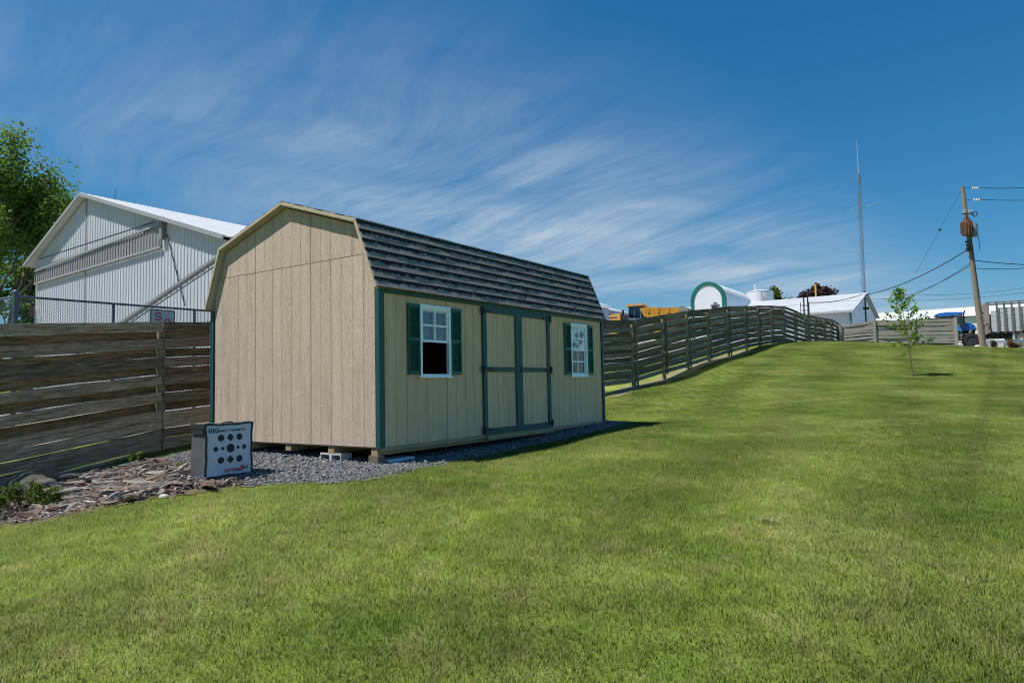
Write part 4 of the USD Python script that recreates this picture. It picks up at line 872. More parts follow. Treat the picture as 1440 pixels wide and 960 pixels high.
obj('guy_cable', MB().tube([(-.06, bpt(237, 330)[0], bpt(237, 330)[1]), (-.06, bpt(262, 430)[0], bpt(262, 430)[1])], .02, 5), 'wire_dark', barn)
obj('downspout', MB().box((-.08, -.16, gb_), (.06, -.03, ez0 - .2)), 'barn_metal', barn)
# grain elevator leaning on the barn
ag = thing('grain_elevator', 'long grey grain elevator leaning diagonally against the white barn', 'grain elevator')
G0, G1 = on_plane(162, 462, BP - E1 * .7, E1), on_plane(325, 352, BP - E1 * .7, E1); G0 = G0 + (G0 - G1) * .5; dG = G1 - G0
obj('chute', MB().bar(G0, G1, .14, .04), 'auger_steel', ag)
for s_ in (-1, 1): obj('side_rail', MB().bar(G0 + E1 * .08 * s_ + [0, 0, .04], G1 + E1 * .08 * s_ + [0, 0, .04], .02, .10), 'auger_steel', ag)
tr_ = MB()
for t_ in np.linspace(0, .97, 34):
    a, b = G0 + dG * t_ + [0, 0, -.02], G0 + dG * (t_ + .015) + [0, 0, -.17]; tr_.bar(a, b, .02, .02, up=E1)
tr_.bar(G0 + [0, 0, -.17], G1 + [0, 0, -.17], .035, .035); obj('truss', tr_, 'auger_steel', ag)
# small brick-red outbuilding roof seen through the chain link
RB = at(105, 431, 40); rbld = thing('red_outbuilding', 'low brick-red outbuilding behind the chain link fence left of the barn', 'outbuilding', (RB[0], RB[1], 0), ROTZ)
obj('wall', MB().box((-1.6, -1.3, .2), (1.6, 1.3, RB[2] - .5)), 'brick_red', rbld)
obj('roof', MB().poly(Polygon([(-1.5, RB[2] - .5), (1.5, RB[2] - .5), (1.3, RB[2]), (-1.3, RB[2])]), 3.6, FX(-1.8)), 'brick_red', rbld)

# ------------------------------------------------------------------ trees
def leaf_cloud(centers, radii, per, size, seed, flat=.8):
    r = np.random.default_rng(seed); V, F = [], []; n0 = 0; C, D = [], []
    for c, rad in zip(centers, radii):
        d = r.normal(size=(per, 3)); d /= np.linalg.norm(d, axis=1, keepdims=True); u = r.uniform(0, 1, per) ** .45
        C.append(np.array(c) + d * (u * rad)[:, None] * (1, 1, flat)); D.append(d)
    C, D = np.vstack(C), np.vstack(D); n_ = len(C)
    nrm = D * .6 + r.normal(0, .7, (n_, 3)) + [0, 0, .5]; nrm /= np.linalg.norm(nrm, axis=1, keepdims=True)
    a = np.cross(nrm, r.normal(size=(n_, 3))); a /= np.linalg.norm(a, axis=1, keepdims=True); b = np.cross(nrm, a); s = (size * r.uniform(.6, 1.4, n_))[:, None]
    V = np.stack([C - a * s, C - b * s * .62 + nrm * s * .15, C + a * s, C + b * s * .62 + nrm * s * .15], 1).reshape(-1, 3); i = np.arange(n_)[:, None] * 4
    return V, np.vstack([i + [0, 1, 2], i + [0, 2, 3]])
def limb(mb, p, d, L, r0, rng_, depth, ends, spread=.55):
    n_ = 5; pts = [np.array(p, float)]; d = np.array(d, float)
    for i in range(n_):
        d = d + rng_.normal(0, .10, 3) + [0, 0, .03]; d /= np.linalg.norm(d); pts.append(pts[-1] + d * L / n_)
    mb.tube(pts, np.linspace(r0, r0 * .6, n_ + 1), 6, caps=False)
    if depth == 0: ends.append(pts[-1]); ends.append(pts[3]); return
    for k in range(3 if depth > 1 else 3):
        a = rng_.normal(0, 1, 3); a -= a @ d * d; a /= np.linalg.norm(a); dd = d + a * spread * rng_.uniform(.7, 1.4); dd /= np.linalg.norm(dd)
        limb(mb, pts[-1 - (k > 1)], dd, L * rng_.uniform(.6, .8), r0 * .58, rng_, depth - 1, ends, spread)
def tree(name, label, cat, base, height, crown_r, nleaf, lsize, mat, seed, trunk_frac=.25, depth=3, r0=.28, flat=.85, clump=1.0):
    t = thing(name, label, cat, base); r = np.random.default_rng(seed); mb = MB(); ends = []
    th_ = height * trunk_frac; mb.tube([(0, 0, -.3), (0, 0, th_ * .5), (.05, .03, th_)], [r0 * 1.2, r0, r0 * .9], 8, caps=False)
    for k in range(5):
        a = k * 1.257 + r.uniform(-.3, .3); dd = np.array([math.cos(a) * .75, math.sin(a) * .75, .8]); dd /= np.linalg.norm(dd)
        limb(mb, (.05, .03, th_ * r.uniform(.85, 1.0)), dd, height * .30, r0 * .55, r, depth - 1, ends)
    limb(mb, (.05, .03, th_), (0.05, 0, 1), height * .30, r0 * .7, r, depth - 1, ends)
    E_ = np.array(ends); lo, hi = E_.min(0), E_.max(0); c = (lo + hi) / 2; sc_ = np.array([crown_r / max((hi - lo)[0] / 2, .1), crown_r / max((hi - lo)[1] / 2, .1), (height * .98 - th_) / (hi - lo)[2] * .92])
    f_ = lambda P: np.c_[(P[:, 0]) * sc_[0] * .9, P[:, 1] * sc_[1] * .9, th_ + (P[:, 2] - th_) * (height - th_) / (hi[2] - th_) * .95]
    E2_ = f_(E_); v, ff = mb.arr(); up = v[:, 2] > th_ * .95; v[up] = f_(v[up])
    obj('trunk', (v, ff), 'trunk_bark', t, fix=False)
    rad = r.uniform(.09, .20, len(E2_)) * height * .62 * clump
    obj('crown', leaf_cloud(E2_, rad, max(3, nleaf // len(E2_)), lsize, seed + 1, flat), mat, t, kind=None, fix=False)
    return t
B = at(-22, 400, 36); tree('maple_tree', 'tall leafy green maple at the left edge beside the barn', 'tree', (B[0], B[1], .3), 15.6, 4.9, 52000, .092, 'maple_leaf', 51, .10, 4, .3, clump=.85)
B = at(96, 330, 48); tree('maple_tree', 'distant dark green tree peeking over the left slope of the barn roof', 'tree', (B[0], B[1], .3), 11.8, 3.2, 7000, .16, 'dark_leaf', 57, .2, 3, .3)
B = at(50, 430, 60); tree('maple_tree', 'low dark green tree behind the chain link corner post', 'tree', (B[0], B[1], .3), 13.0, 4.6, 12000, .2, 'maple_leaf', 58, .1, 3, .3)
B = at(1093, 420, 110); tree('round_tree', 'rounded yellow-green tree behind the white tank', 'tree', (B[0], B[1], 6), at(1093, 404, 110)[2] - 6, 2.6, 5000, .22, 'bush_leaf', 61, .15, 3, .3)
B = at(1150, 420, 105); tree('purple_tree', 'purple-leaved round tree rising behind the white shed roof', 'tree', (B[0], B[1], 6), at(1150, 401, 105)[2] - 6, 3.4, 7000, .24, 'purple_leaf', 63, .12, 3, .3, clump=1.1)
# sapling
SB = at(1284.5, 529, 24.0); SB[2] = gz(SB[0], SB[1])
sp = thing('maple_sapling', 'young thin maple sapling with sparse bright leaves alone on the lawn', 'sapling', SB)
r = np.random.default_rng(71); top = np.array([-.36, 0, 3.12]); pts = np.array([(0, 0, -.1), (-.05, .01, .6), (-.13, .0, 1.3), (-.2, .02, 2.0), (-.29, 0, 2.6), top])
obj('trunk', MB().tube(pts, [.020, .017, .014, .011, .008, .004], 6), 'trunk_bark', sp)
cl_c, br_ = [], MB()
for k in range(34):
    z = 1.0 + 1.95 * (k / 33); c = np.array([np.interp(z, pts[:, 2], pts[:, 0]), 0, z]); a = k * 2.4 + r.uniform(-.4, .4); Lb = float(np.interp(z, (1.0, 1.5, 2.3, 2.95), (.42, .62, .50, .16))) * r.uniform(.7, 1.15); up = r.uniform(.35, 1.1)
    e = c + np.array([math.cos(a) * Lb, math.sin(a) * Lb * .9, up * Lb]); br_.tube([c, (c + e) / 2 + [0, 0, -.03], e], [.006, .005, .003], 4)
    cl_c += [c + (e - c) * s_ for s_ in (.35, .6, .8, 1.0)]
for e in ((-.66, .1, 1.12), (-.38, .05, .74), (.60, -.1, 1.22), (.75, .0, 1.30)):
    c = np.array([-.08, 0, 1.0 if e[2] > .8 else .88]); br_.tube([c, np.array(e)], [.006, .003], 4); cl_c += [c + (np.array(e) - c) * s_ for s_ in (.6, .85, 1.0)]
obj('branches', br_, 'trunk_bark', sp, fix=False)
obj('crown', leaf_cloud(cl_c + [top - [0, 0, .1 * k] for k in range(5)], [.10] * (len(cl_c) + 5), 6, .050, 72, 1.0), 'sapling_leaf', sp, fix=False)

# ------------------------------------------------------------------ mulch bed
rng = np.random.default_rng(81)
def sliver(seed, L, w, t):
    r_ = np.random.default_rng(seed); n_ = 5; xs = np.linspace(-L / 2, L / 2, n_ + 1); v, f = [], []; bend = r_.normal(0, L * .06); bz_ = r_.normal(0, L * .05)
    for x in xs:
        s_ = 1 - (2 * x / L) ** 2; ww = w * (0.35 + .65 * s_) * r_.uniform(.75, 1.2); tt = t * (0.4 + .6 * s_) * r_.uniform(.8, 1.2); y, z = bend * s_ + r_.normal(0, w * .12), bz_ * s_
        v += [(x, y - ww / 2, z - tt * .4), (x, y + ww / 2, z - tt * .5), (x, y + ww * .36, z + tt / 2), (x, y - ww * .3, z + tt * .6)]
    for i in range(n_):
        a = i * 4
        for k in range(4): f.append([a + k, a + (k + 1) % 4, a + 4 + (k + 1) % 4, a + 4 + k])
    f += [[3, 2, 1, 0], [n_ * 4, n_ * 4 + 1, n_ * 4 + 2, n_ * 4 + 3]]
    return MB().add(v, f)
prot = [sliver(100 + k, 1.0, rng.uniform(.12, .36), rng.uniform(.06, .16)) for k in range(12)]
N = 3600; q = sample_in(mulch_pg.buffer(-.04).difference(Polygon([tuple((TP + E1 * a + E2 * b)[:2]) for a, b in ((-.1, -.22), (.7, -.22), (.7, .3), (-.1, .3))])), N, rng); s = rng.lognormal(math.log(.072), .62, N).clip(.02, .34)
mq = rquat(rng, N, .25); yaw_ = rng.normal(.75, .75, N); mq2 = rquat(np.random.default_rng(82), N, .25)
heap = lambda q_: .03 * meshkit.noise(np.c_[q_ * 2.2, q_[:, 0] * 0], 9)
instancer('wood_mulch', prot, ['bark', 'driftwood', 'mulch_chip'] * 4, np.c_[q, ground(q) + .01 + heap(q) + rng.uniform(0, .03, N)], rng.integers(0, 12, N), mq, np.c_[s, s, s])
r = np.random.default_rng(91)
for k in range(90):
    px, py = r.uniform(70, 268), r.uniform(648, 712)
    P = hit(px, py)
    if not mulch_pg.buffer(-.12).contains(Point(P[:2])): continue
    t = obj('bark_strip', sliver(300 + k, r.uniform(.24, .6), r.uniform(.045, .10), r.uniform(.02, .035)), 'bark' if k % 3 else 'driftwood', label='long weathered grey bark strip lying loose in the mulch bed', cat='bark strip', group='loose bark strips in the mulch bed',
            loc=P + [0, 0, .06 + r.uniform(0, .03)], R=(lambda a, tl: np.array([[math.cos(a), -math.sin(a), 0], [math.sin(a), math.cos(a), 0], [0, 0, 1.]]) @ np.array([[math.cos(tl), 0, math.sin(tl)], [0, 1, 0], [-math.sin(tl), 0, math.cos(tl)]]))(r.normal(.75, .5), r.normal(0, .12)))
def wood_piece(name, label, cat, px0, py0, px1, py1, w, t, mat, seed, lift=.03):
    a, b = hit(px0, py0), hit(px1, py1); d = b - a; Lp = np.linalg.norm(d); x = d / Lp; y = np.cross([0, 0, 1.], x); y /= np.linalg.norm(y); z = np.cross(x, y)
    obj(name, sliver(seed, Lp, w, t), mat, label=label, cat=cat, loc=(a + b) / 2 + [0, 0, lift], R=np.stack([x, y, z], 1))
wood_piece('weathered_stick', 'straight grey stick lying on bare mulch below the leafy bush', 'stick', 5, 738, 66, 724, .05, .035, 'driftwood', 401)
wood_piece('driftwood_log', 'dark curved driftwood log lying in front of the archery target', 'driftwood', 302, 691, 352, 678, .05, .045, 'driftwood', 404, .0)
wood_piece('driftwood_log', 'pale forked driftwood piece left of the dark log at the target base', 'driftwood', 284, 688, 316, 679, .05, .035, 'driftwood', 407, .0)
wood_piece('driftwood_log', 'short brown bark chunk tucked under the left corner of the archery target', 'driftwood', 262, 678, 292, 684, .07, .06, 'bark', 409, .04)
wood_piece('weathered_stick', 'long silver-grey branch lying across the middle of the mulch bed', 'stick', 84, 706, 142, 684, .05, .04, 'driftwood', 411, .07)
wood_piece('weathered_stick', 'thin pale branch ending at a white stone at the mulch edge', 'stick', 184, 692, 232, 694, .03, .025, 'driftwood', 413, .07)
wood_piece('weathered_stick', 'thin grey stick pointing up the bed towards the archery target', 'stick', 240, 694, 256, 682, .03, .025, 'driftwood', 415, .06)
def stone(name, label, cat, px, py, size, mat, seed, lift=.0, sq=(1, 1, 1), rz=0):
    P = hit(px, py); ic = trimesh.creation.icosphere(subdivisions=3); v = np.array(ic.vertices)
    v = v * (0.72 + .55 * meshkit.fbm(v * 1.3 + seed * 7.7, 4)[:, None]); v = np.sign(v) * np.abs(v) ** .85 * np.array(sq) * size
    t = obj(name, (v, ic.faces), mat, smooth=40, label=label, cat=cat, loc=P + [0, 0, size * sq[2] * .35 + lift]); return t
stone('boulder', 'large lichen-grey angular boulder behind the leafy bush by the fence', 'boulder', 42, 692, .27, 'rock', 3, .0, (1.15, .8, .72))
stone('boulder', 'dark low boulder at the far left edge beneath the fence', 'boulder', 2, 696, .16, 'rock', 8, 0, (1, .8, .7))
stone('pale_stone', 'white oval stone lying at the mulch edge near the target', 'stone', 231, 699, .045, 'pale_stone', 5, .0, (1.1, .9, .6))
stone('pale_stone', 'cream pointed stone lying in the middle of the mulch', 'stone', 126, 711, .055, 'pale_stone', 12, .0, (1.3, .8, .75))
def bush(name, label, cat, px, py, rad, h, nl, ls, mat, seed):
    P = hit(px, py); r_ = np.random.default_rng(seed); t = thing(name, label, cat, P); st_ = MB(); cs = []
    for k in range(max(5, int(rad * 90))):
        a = r_.uniform(0, 2 * np.pi); rr = rad * math.sqrt(r_.uniform(0, 1)); e = np.array([rr * math.cos(a), rr * math.sin(a) * .8, h * r_.uniform(.45, 1.0) * (1 - .35 * (rr / rad) ** 2)])
        st_.tube([(e[0] * .3, e[1] * .3, 0), e * (.75, .75, .6), e], [.005, .004, .002], 4, caps=False); cs += [e, e * (.9, .9, .75)]
    obj('stem', st_, 'trunk_bark', t, fix=False); obj('leaves', leaf_cloud(cs, [max(.05, rad * .16)] * len(cs), max(4, nl // len(cs)), ls, seed + 1), mat, t, fix=False)
bush('leafy_bush', 'low leafy green bush in the mulch at the left edge', 'bush', 34, 718, .40, .34, 2200, .020, 'bush_leaf', 501)
bush('weed', 'small yellow-green weed at the foot of the plank fence', 'weed', 192, 653, .09, .19, 70, .028, 'sapling_leaf', 503)
bush('weed', 'tiny pale weed growing in the gravel left of the target', 'weed', 253, 660, .07, .12, 50, .02, 'bush_leaf', 505)
# dry tuft on the lawn
P = hit(1080, 737); r = np.random.default_rng(95); m = MB()
for k in range(60):
    a = r.uniform(0, 6.28); b0 = np.array([r.normal(0, .04), r.normal(0, .04), 0]); e = b0 + [math.cos(a) * .10, math.sin(a) * .08, r.uniform(.01, .07)]; n_ = np.array([-math.sin(a), math.cos(a), 0]) * .003
    m.add([b0 - n_, b0 + n_, e], [[0, 1, 2]])
obj('dry_tuft', m, 'dry_straw', fix=False, label='small clump of dry straw lying on the open lawn', cat='straw clump', loc=P + [0, 0, .035])

# ------------------------------------------------------------------ farm buildings beyond the fence
def rel(P0_, P): q = P - P0_; return q @ E1, q @ E2, q[2]
# white gabled shed, ridge along E2
WB = at(1195, 436.5, 62.0); ws = thing('white_farm_shed', 'long white gabled farm shed behind the pale grey fence', 'farm shed', (WB[0], WB[1], 0), ROTZ)
pk = rel(WB, on_plane(1215, 413, WB, E2)); er = rel(WB, on_plane(1232, 447.5, WB, E2)); Lw = 22.0
zE, zP, zR = WB[2], WB[2] + pk[2], WB[2] + er[2]; xP, xR = pk[0], er[0]
gz0 = 3.2
obj('gable_wall', MB().poly(Polygon([(.15, gz0), (xR - .15, gz0), (xR - .15, zR - .1), (xP, zP - .12), (.15, zE - .12)]), .1, FY(0)), 'wall_white', ws)
ys_ = np.arange(.12, Lw, .16); wv = MB()
wx = np.tile([0., 0., -.02, -.02], len(ys_))[:len(ys_) * 2]; vv = np.repeat(ys_, 2); xx = .15 + np.tile([0., 0., -.025, -.025], len(ys_) // 2 + 1)[:len(vv)]
n_ = len(vv); V = np.vstack([np.c_[xx, vv, np.full(n_, gz0)], np.c_[xx, vv, np.full(n_, zE - .05)]]); i = np.arange(n_ - 1)
obj('side_wall', MB().add(V, np.c_[i, i + 1, i + 1 + n_, i + n_]), 'wall_white', ws, fix=False)
rf = MB()
for a, b in (((-.2, zE - .06), (xP, zP)), ((xR + .2, zR - .04), (xP + .003, zP + .001))):
    a, b = np.array(a), np.array(b); rf.poly(Polygon([a, b, b + (0, .12), a + (0, .12)]), Lw + .5, FY(-.35))
rfo = obj('roof', rf, 'roof_white', ws)
sm = MB()
for s_ in (.5,):
    a, b = np.array((-.2, zE - .06)), np.array((xP, zP)); c = a + (b - a) * s_ + (0, .125); sm.box((c[0] - .05, -.35, c[1] - .02), (c[0] + .05, Lw + .1, c[1] + .03))
obj('roof_lap', sm, 'wall_grey', rfo)
obj('gutter', MB().box((-.32, -.3, zE - .16), (-.21, Lw, zE - .02)), 'wall_grey', ws)
obj('corner_downspout', MB().box((.02, -.12, gz0), (.14, -.001, zE - .2)), 'hoop_green', ws)
obj('gable_conduit', MB().tube([(xP + .05, -.06, zP + .25), (xP + .05, -.06, gz0)], .07, 6), 'wire_dark', ws)
obj('gable_lamp', MB().box((xP - 1.2, -.5, zP - 1.7), (xP - .7, -.02, zP - 1.5)), 'dark_machine', ws)
# metal frame in front of the roof
FRp = at(1131, 441, 55); fr = thing('steel_rack', 'dark ladder-like steel frame standing before the white shed roof', 'steel frame', (FRp[0], FRp[1], 0), 0)
zf0, zf1 = gz(FRp[0], FRp[1]) - .2, at(1131, 417, 55)[2]
for x in (0, .32): obj('upright', MB().tube([(x, 0, zf0), (x, 0, zf1 - .12 * x)], .055, 6), 'dark_machine', fr)
for x in (-.16, .52): obj('upright', MB().tube([(x, .25, zf0), (x, .25, zf1 - .45)], .03, 6), 'dark_machine', fr)
for z in (zf1 - .75, zf1 - 1.15): obj('rung', MB().box((-.18, -.03, z), (.34, .03, z + .06)), 'dark_machine', fr)
# yellow post
YP = at(1147.5, 417, 92); obj('yellow_post', MB().tube([(0, 0, gz(YP[0], YP[1]) - .2), (0, 0, at(1147.5, 400, 92)[2])], .12, 10), 'pole_yellow', label='tall yellow round post in front of the purple tree', cat='post', loc=(YP[0], YP[1], 0))
# hoop barn
HB = at(1020, 430, 68.0); hb = thing('hoop_barn', 'white fabric hoop barn with broad dark green arch edge', 'hoop barn', (HB[0], HB[1], 0), ROTZ)
tq_ = rel(HB, on_plane(995.5, 396, HB, E1)); lq = rel(HB, on_plane(971, 420, HB, E1)); hw = lq[1] / 2; ztop = HB[2] + tq_[2]; zsp = ztop - hw * 1.12; g0 = 5.0
def arch(rad_off, n_=24):
    th_ = np.linspace(0, np.pi, n_); return [(hw + (hw - rad_off) * math.cos(a), zsp + (hw * 1.12 - rad_off) * math.sin(a)) for a in th_]
outer_ = arch(0); P_out = Polygon([(2 * hw, g0)] + outer_ + [(0, g0)]); t_in = .32; P_in = Polygon([(2 * hw - t_in, g0)] + arch(t_in) + [(t_in, g0)])
obj('front_wall', MB().poly(P_in.buffer(-.01), .1, FX(.05)), 'membrane', hb)
obj('green_arch', MB().poly(P_out.difference(P_in), .55, FX(-.03)), 'hoop_green', hb)
HL = 10.0; m = MB(); ring = np.array([(2 * hw, g0)] + outer_ + [(0, g0)]); xs = np.linspace(.52, HL, 24); V = []
for j, x in enumerate(xs):
    sag = .06 * (1 - abs(math.sin(j * math.pi / 4))); c = np.array([hw, zsp]); V.append(np.c_[np.full(len(ring), x), c + (ring - c) * (1 - sag * .6 - .012)])
V = np.vstack(V); nr_ = len(ring); F = [[j * nr_ + k, j * nr_ + k + 1, (j + 1) * nr_ + k + 1, (j + 1) * nr_ + k] for j in range(len(xs) - 1) for k in range(nr_ - 1)]
obj('cover', MB().add(V, F), 'membrane', hb, smooth=50)
obj('rear_wall', MB().poly(P_out.buffer(-.08), .08, FX(HL - .1)), 'membrane', hb)
obj('door_box', MB().box((-.9, .1, g0), (-.05, 1.0, HB[2] - .15)), 'wall_grey', hb)
CP = at(1006, 440, 56); cz = at(1006, 425, 56)[2]
cu = thing('roof_ventilator', 'small square grey ventilator box in front of the hoop barn', 'ventilator', (CP[0], CP[1], 0), ROTZ)
obj('box', MB().box((-.2, -.26, gz(CP[0], CP[1])), (.3, .26, cz - .28)), 'wall_grey', cu); obj('louver', MB().box((-.26, -.2, cz - .62), (-.205, .2, cz - .34)), 'dark_machine', cu)
obj('cap', MB().box((-.26, -.32, cz - .27), (.36, .32, cz - .2)).box((-.1, -.12, cz - .198), (.18, .12, cz)), 'machine_grey', cu)
# white low roof line seen over the fence left of the shed: another shed
LB = at(838, 417, 66); lb = thing('white_farm_shed', 'white low-roofed farm building with grey wall behind the yellow machine', 'farm building', (LB[0], LB[1], 0), ROTZ)
z1_ = LB[2]; obj('roof', MB().poly(Polygon([(-.4, z1_ - 1.15), (3.5, z1_ + .1), (3.5, z1_), (-.4, z1_ - 1.3)]), 16, lambda p: np.stack([p[:, 2] - 8, p[:, 0], p[:, 1]], 1)), 'roof_white', lb)
obj('roof_panel', MB().poly(Polygon([(3.5, z1_ + .1), (7.4, z1_ - 1.15), (7.4, z1_ - 1.3), (3.5, z1_)]), 16, lambda p: np.stack([p[:, 2] - 8, p[:, 0], p[:, 1]], 1)), 'roof_white', lb)
obj('wall', MB().box((-7.8, 0, 2.0), (7.8, 7, z1_ - 1.2)), 'wall_grey', lb); obj('fascia', MB().box((-8, -.46, z1_ - 1.62), (8, -.41, z1_ - 1.2)), 'wall_grey', lb)
# tank
TK = at(1069, 430, 78); tk = thing('white_tank', 'squat white cylindrical tank beside the hoop barn', 'tank', (TK[0], TK[1], 0)); tr0 = (at(1087.5, 420, 78)[0] - at(1051, 420, 78)[0]) / 2; zt = at(1069, 411, 78)[2]
obj('shell', MB().tube([(0, 0, 5), (0, 0, zt - .35), (0, 0, zt)], [tr0, tr0, tr0 * .985], 40), 'tank_white', tk, smooth=35)
obj('lid', MB().tube([(0, 0, zt + .002), (0, 0, zt + .06), (0, 0, zt + .28)], [tr0 * 1.01, tr0 * 1.01, tr0 * .3], 40), 'tank_white', tk, smooth=35)
obj('standpipe', MB().tube([(-.35, -tr0 - .1, 5), (-.35, -tr0 - .1, zt - .1)], .05, 6), 'machine_grey', tk); obj('vent_pipe', MB().tube([(-.7, -.6, zt), (-.7, -.6, at(1062, 401, 78)[2])], .11, 8), 'tank_white', tk)
# long white roof on the right horizon, ridge along E2
LR = at(1232, 449, 118); lr = thing('long_white_barn', 'very long white-roofed poultry barn on the right skyline', 'barn', (LR[0], LR[1], 0), ROTZ)
RR = on_plane(1382, 425, LR, E1); Lr = -(RR - LR) @ E2; zl_ = LR[2]; zt0, zt1 = at(1232, 439.5, 123)[2], RR[2] + .2
obj('roof', MB().add([(0, 2, zl_ - .4), (0, -Lr - 60, zl_ - .4), (7, -Lr - 60, zt0), (7, 2, zt0), (14, 2, zl_ - .4), (14, -Lr - 60, zl_ - .4)], [[0, 1, 2, 3], [3, 2, 5, 4]]), 'barn_roof_metal', lr, fix=False)
obj('wall', MB().box((.5, -Lr - 59.5, 0), (13.5, 1.5, zl_ - .5)), 'wall_white', lr)

# ------------------------------------------------------------------ hill field beyond
v, f = sheet(np.linspace(60, 420, 50), np.linspace(170, 520, 40), lambda q_: -3 + 26 * np.exp(-((q_[:, 0] - 225) / 110) ** 2 - ((q_[:, 1] - 330) / 110) ** 2) + 2.0 * meshkit.noise(np.c_[q_ / 40, q_[:, 0] * 0]))
obj('hill', MB().add(v, f), 'hill_field', smooth=True, kind='structure')

# ------------------------------------------------------------------ driveway strip at the right
dp = Polygon([tuple(at(1345, 489, 45.4)[:2]), (60, 45.6), (60, 60), (30.5, 60)])
x0, y0, x1, y1 = dp.bounds; v, f = sheet(np.arange(x0, x1, .4), np.arange(y0, y1, .4), lambda q_: ground(q_) + .03); c = v[f].mean(1); f = f[contains_xy(dp, c[:, 0], c[:, 1])]; u, inv = np.unique(f, return_inverse=True)
obj('driveway', MB().add(v[u], inv.reshape(f.shape)), 'drive_gravel', smooth=True, kind='structure')
GR = lambda px, Yd: np.array([at(px, 485, Yd)[0], Yd, gz(at(px, 485, Yd)[0], Yd)])

def wheel(parent, c, r_, w, axis, tyre='rubber', rim='rim_pale', lugs=False, name='wheel'):
    c = np.array(c, float); ax = np.array(axis, float); ax /= np.linalg.norm(ax); up = np.array([0, 0, 1.]); sd = np.cross(ax, up)
    prof = [(r_ * .58, -w / 2), (r_ * .9, -w / 2), (r_, -w * .32), (r_, w * .32), (r_ * .9, w / 2), (r_ * .58, w / 2)]; n_ = 28; V = []
    for k in range(n_):
        a = k / n_ * 2 * np.pi; d = math.cos(a) * up + math.sin(a) * sd
        V += [c + d * p_[0] + ax * p_[1] for p_ in prof]
    m_ = len(prof); F = [[k * m_ + j, k * m_ + (j + 1) % m_, ((k + 1) % n_) * m_ + (j + 1) % m_, ((k + 1) % n_) * m_ + j] for k in range(n_) for j in range(m_)]
    mb = MB().add(V, F)
    if lugs:
        for k in range(18):
            a = k / 18 * 2 * np.pi; d = math.cos(a) * up + math.sin(a) * sd; tt = np.cross(ax, d)
            for s_ in (-1, 1): mb.bar(c + d * (r_ + .02) + ax * w * .02 * s_ + tt * .03, c + d * r_ * .99 + ax * w * .48 * s_ + tt * (-.12 * r_), .06, .07, up=d)
    wv = obj(name, mb, tyre, parent)
    obj('rim', MB().tube([c - ax * w * .34, c + ax * w * .34], r_ * .6, 20).tube([c - ax * w * .42, c + ax * w * .42], r_ * .2, 12), rim, wv)

# ------------------------------------------------------------------ yellow dump truck
TR = at(852, 447, 60.0); gT = at(900, 427.5, 60)[2] - 3.3
DTR = -26.0
dt = thing('dump_truck', 'yellow articulated dump truck with blue-tinted cab parked beyond the dark fence', 'dump truck', (TR[0] - 1.2 * math.sin(math.radians(DTR)), TR[1] + 1.2 * math.cos(math.radians(DTR)), gT), DTR)
def oblique(P0_, deg, gz_):      # local x and z of a sight line on the upright plane through P0_ that is turned by deg about z
    u = np.array([math.cos(math.radians(deg)), math.sin(math.radians(deg)), 0]); nn = np.array([-u[1], u[0], 0])
    return (lambda px: (on_plane(px, 470, P0_, nn) - P0_) @ u), (lambda px, py: on_plane(px, py, P0_, nn)[2] - gz_)
Lx, Lz = oblique(TR, DTR, gT)
def side(parent, name, pix, y0, w, mat, **k): return obj(name, MB().poly(Polygon([(Lx(a), Lz(a, b)) for a, b in pix]), w, FY(y0)), mat, parent, **k)
hood = side(dt, 'hood', [(850.5, 452), (851.5, 447), (856, 443.5), (864, 441), (872.5, 440), (872.5, 452)], -1.1, 2.2, 'pale_yellow_paint')
for zz in (.25, .55): obj('grille_slot', MB().box((.25, -1.115, Lz(860, 447) - .25 + zz - .3), (1.0, -1.101, Lz(860, 447) - .18 + zz - .3)), 'dark_machine', hood)
cabp = side(dt, 'cab', [(881.5, 452), (882.5, 442), (884, 430.5), (900, 430), (902, 452)], -.95, 1.9, 'cab_inside')
side(cabp, 'pane', [(883.5, 446), (885, 431.5), (891, 431.3), (891, 446)], -.975, .02, 'tinted_glass'); side(cabp, 'pane', [(892, 446), (892, 431.3), (899, 431), (900, 446)], -.975, .02, 'tinted_glass')
obj('cab_roof', MB().box((Lx(880.5), -1.05, Lz(890, 430)), (Lx(904), 1.05, Lz(890, 427.3))), 'pale_yellow_paint', dt)
for px in (887, 893): obj('antenna', MB().tube([(Lx(px), 0, Lz(px, 427.5)), (Lx(px), 0, Lz(px, 423.5))], .025, 5), 'pole_yellow', dt)
obj('exhaust', MB().tube([(Lx(874.5), -.7, Lz(874, 447)), (Lx(874.5), -.7, Lz(874, 435))], .10, 8), 'dark_machine', dt)
obj('engine_deck', MB().box((Lx(872.5) + .01, -1.0, 1.0), (Lx(882), 1.0, Lz(878, 442.5))), 'dark_machine', dt)
bedp = obj('dump_body', MB().poly(Polygon([(Lx(a), Lz(a, b)) for a, b in [(901, 434), (906, 432.5), (955, 432.3), (968, 433.5), (968, 437), (948, 441.5), (918, 446), (907, 445)]]), 2.6, FY(-1.3)), 'yellow_paint', dt)
for px in (912, 926, 940): obj('body_rib', MB().box((Lx(px), -1.36, Lz(px, 443) + .2), (Lx(px) + .18, -1.301, Lz(px, 433))), 'yellow_paint', bedp)
obj('tailgate', MB().poly(Polygon([(Lx(a), Lz(a, b)) for a, b in [(956, 438), (957, 431.5), (961, 430), (969, 433), (969, 437)]]), 2.7, FY(-1.36)), 'machine_grey', dt)
obj('load', MB().poly(Polygon([(Lx(903), Lz(903, 434)), (Lx(908), Lz(908, 431.5)), (Lx(917), Lz(917, 430.7)), (Lx(925), Lz(925, 433))]), 1.8, FY(-.9)), 'pale_yellow_paint', dt)
obj('chassis', MB().box((.3, -.5, .75), (Lx(960), .5, 1.25)), 'dark_machine', dt)
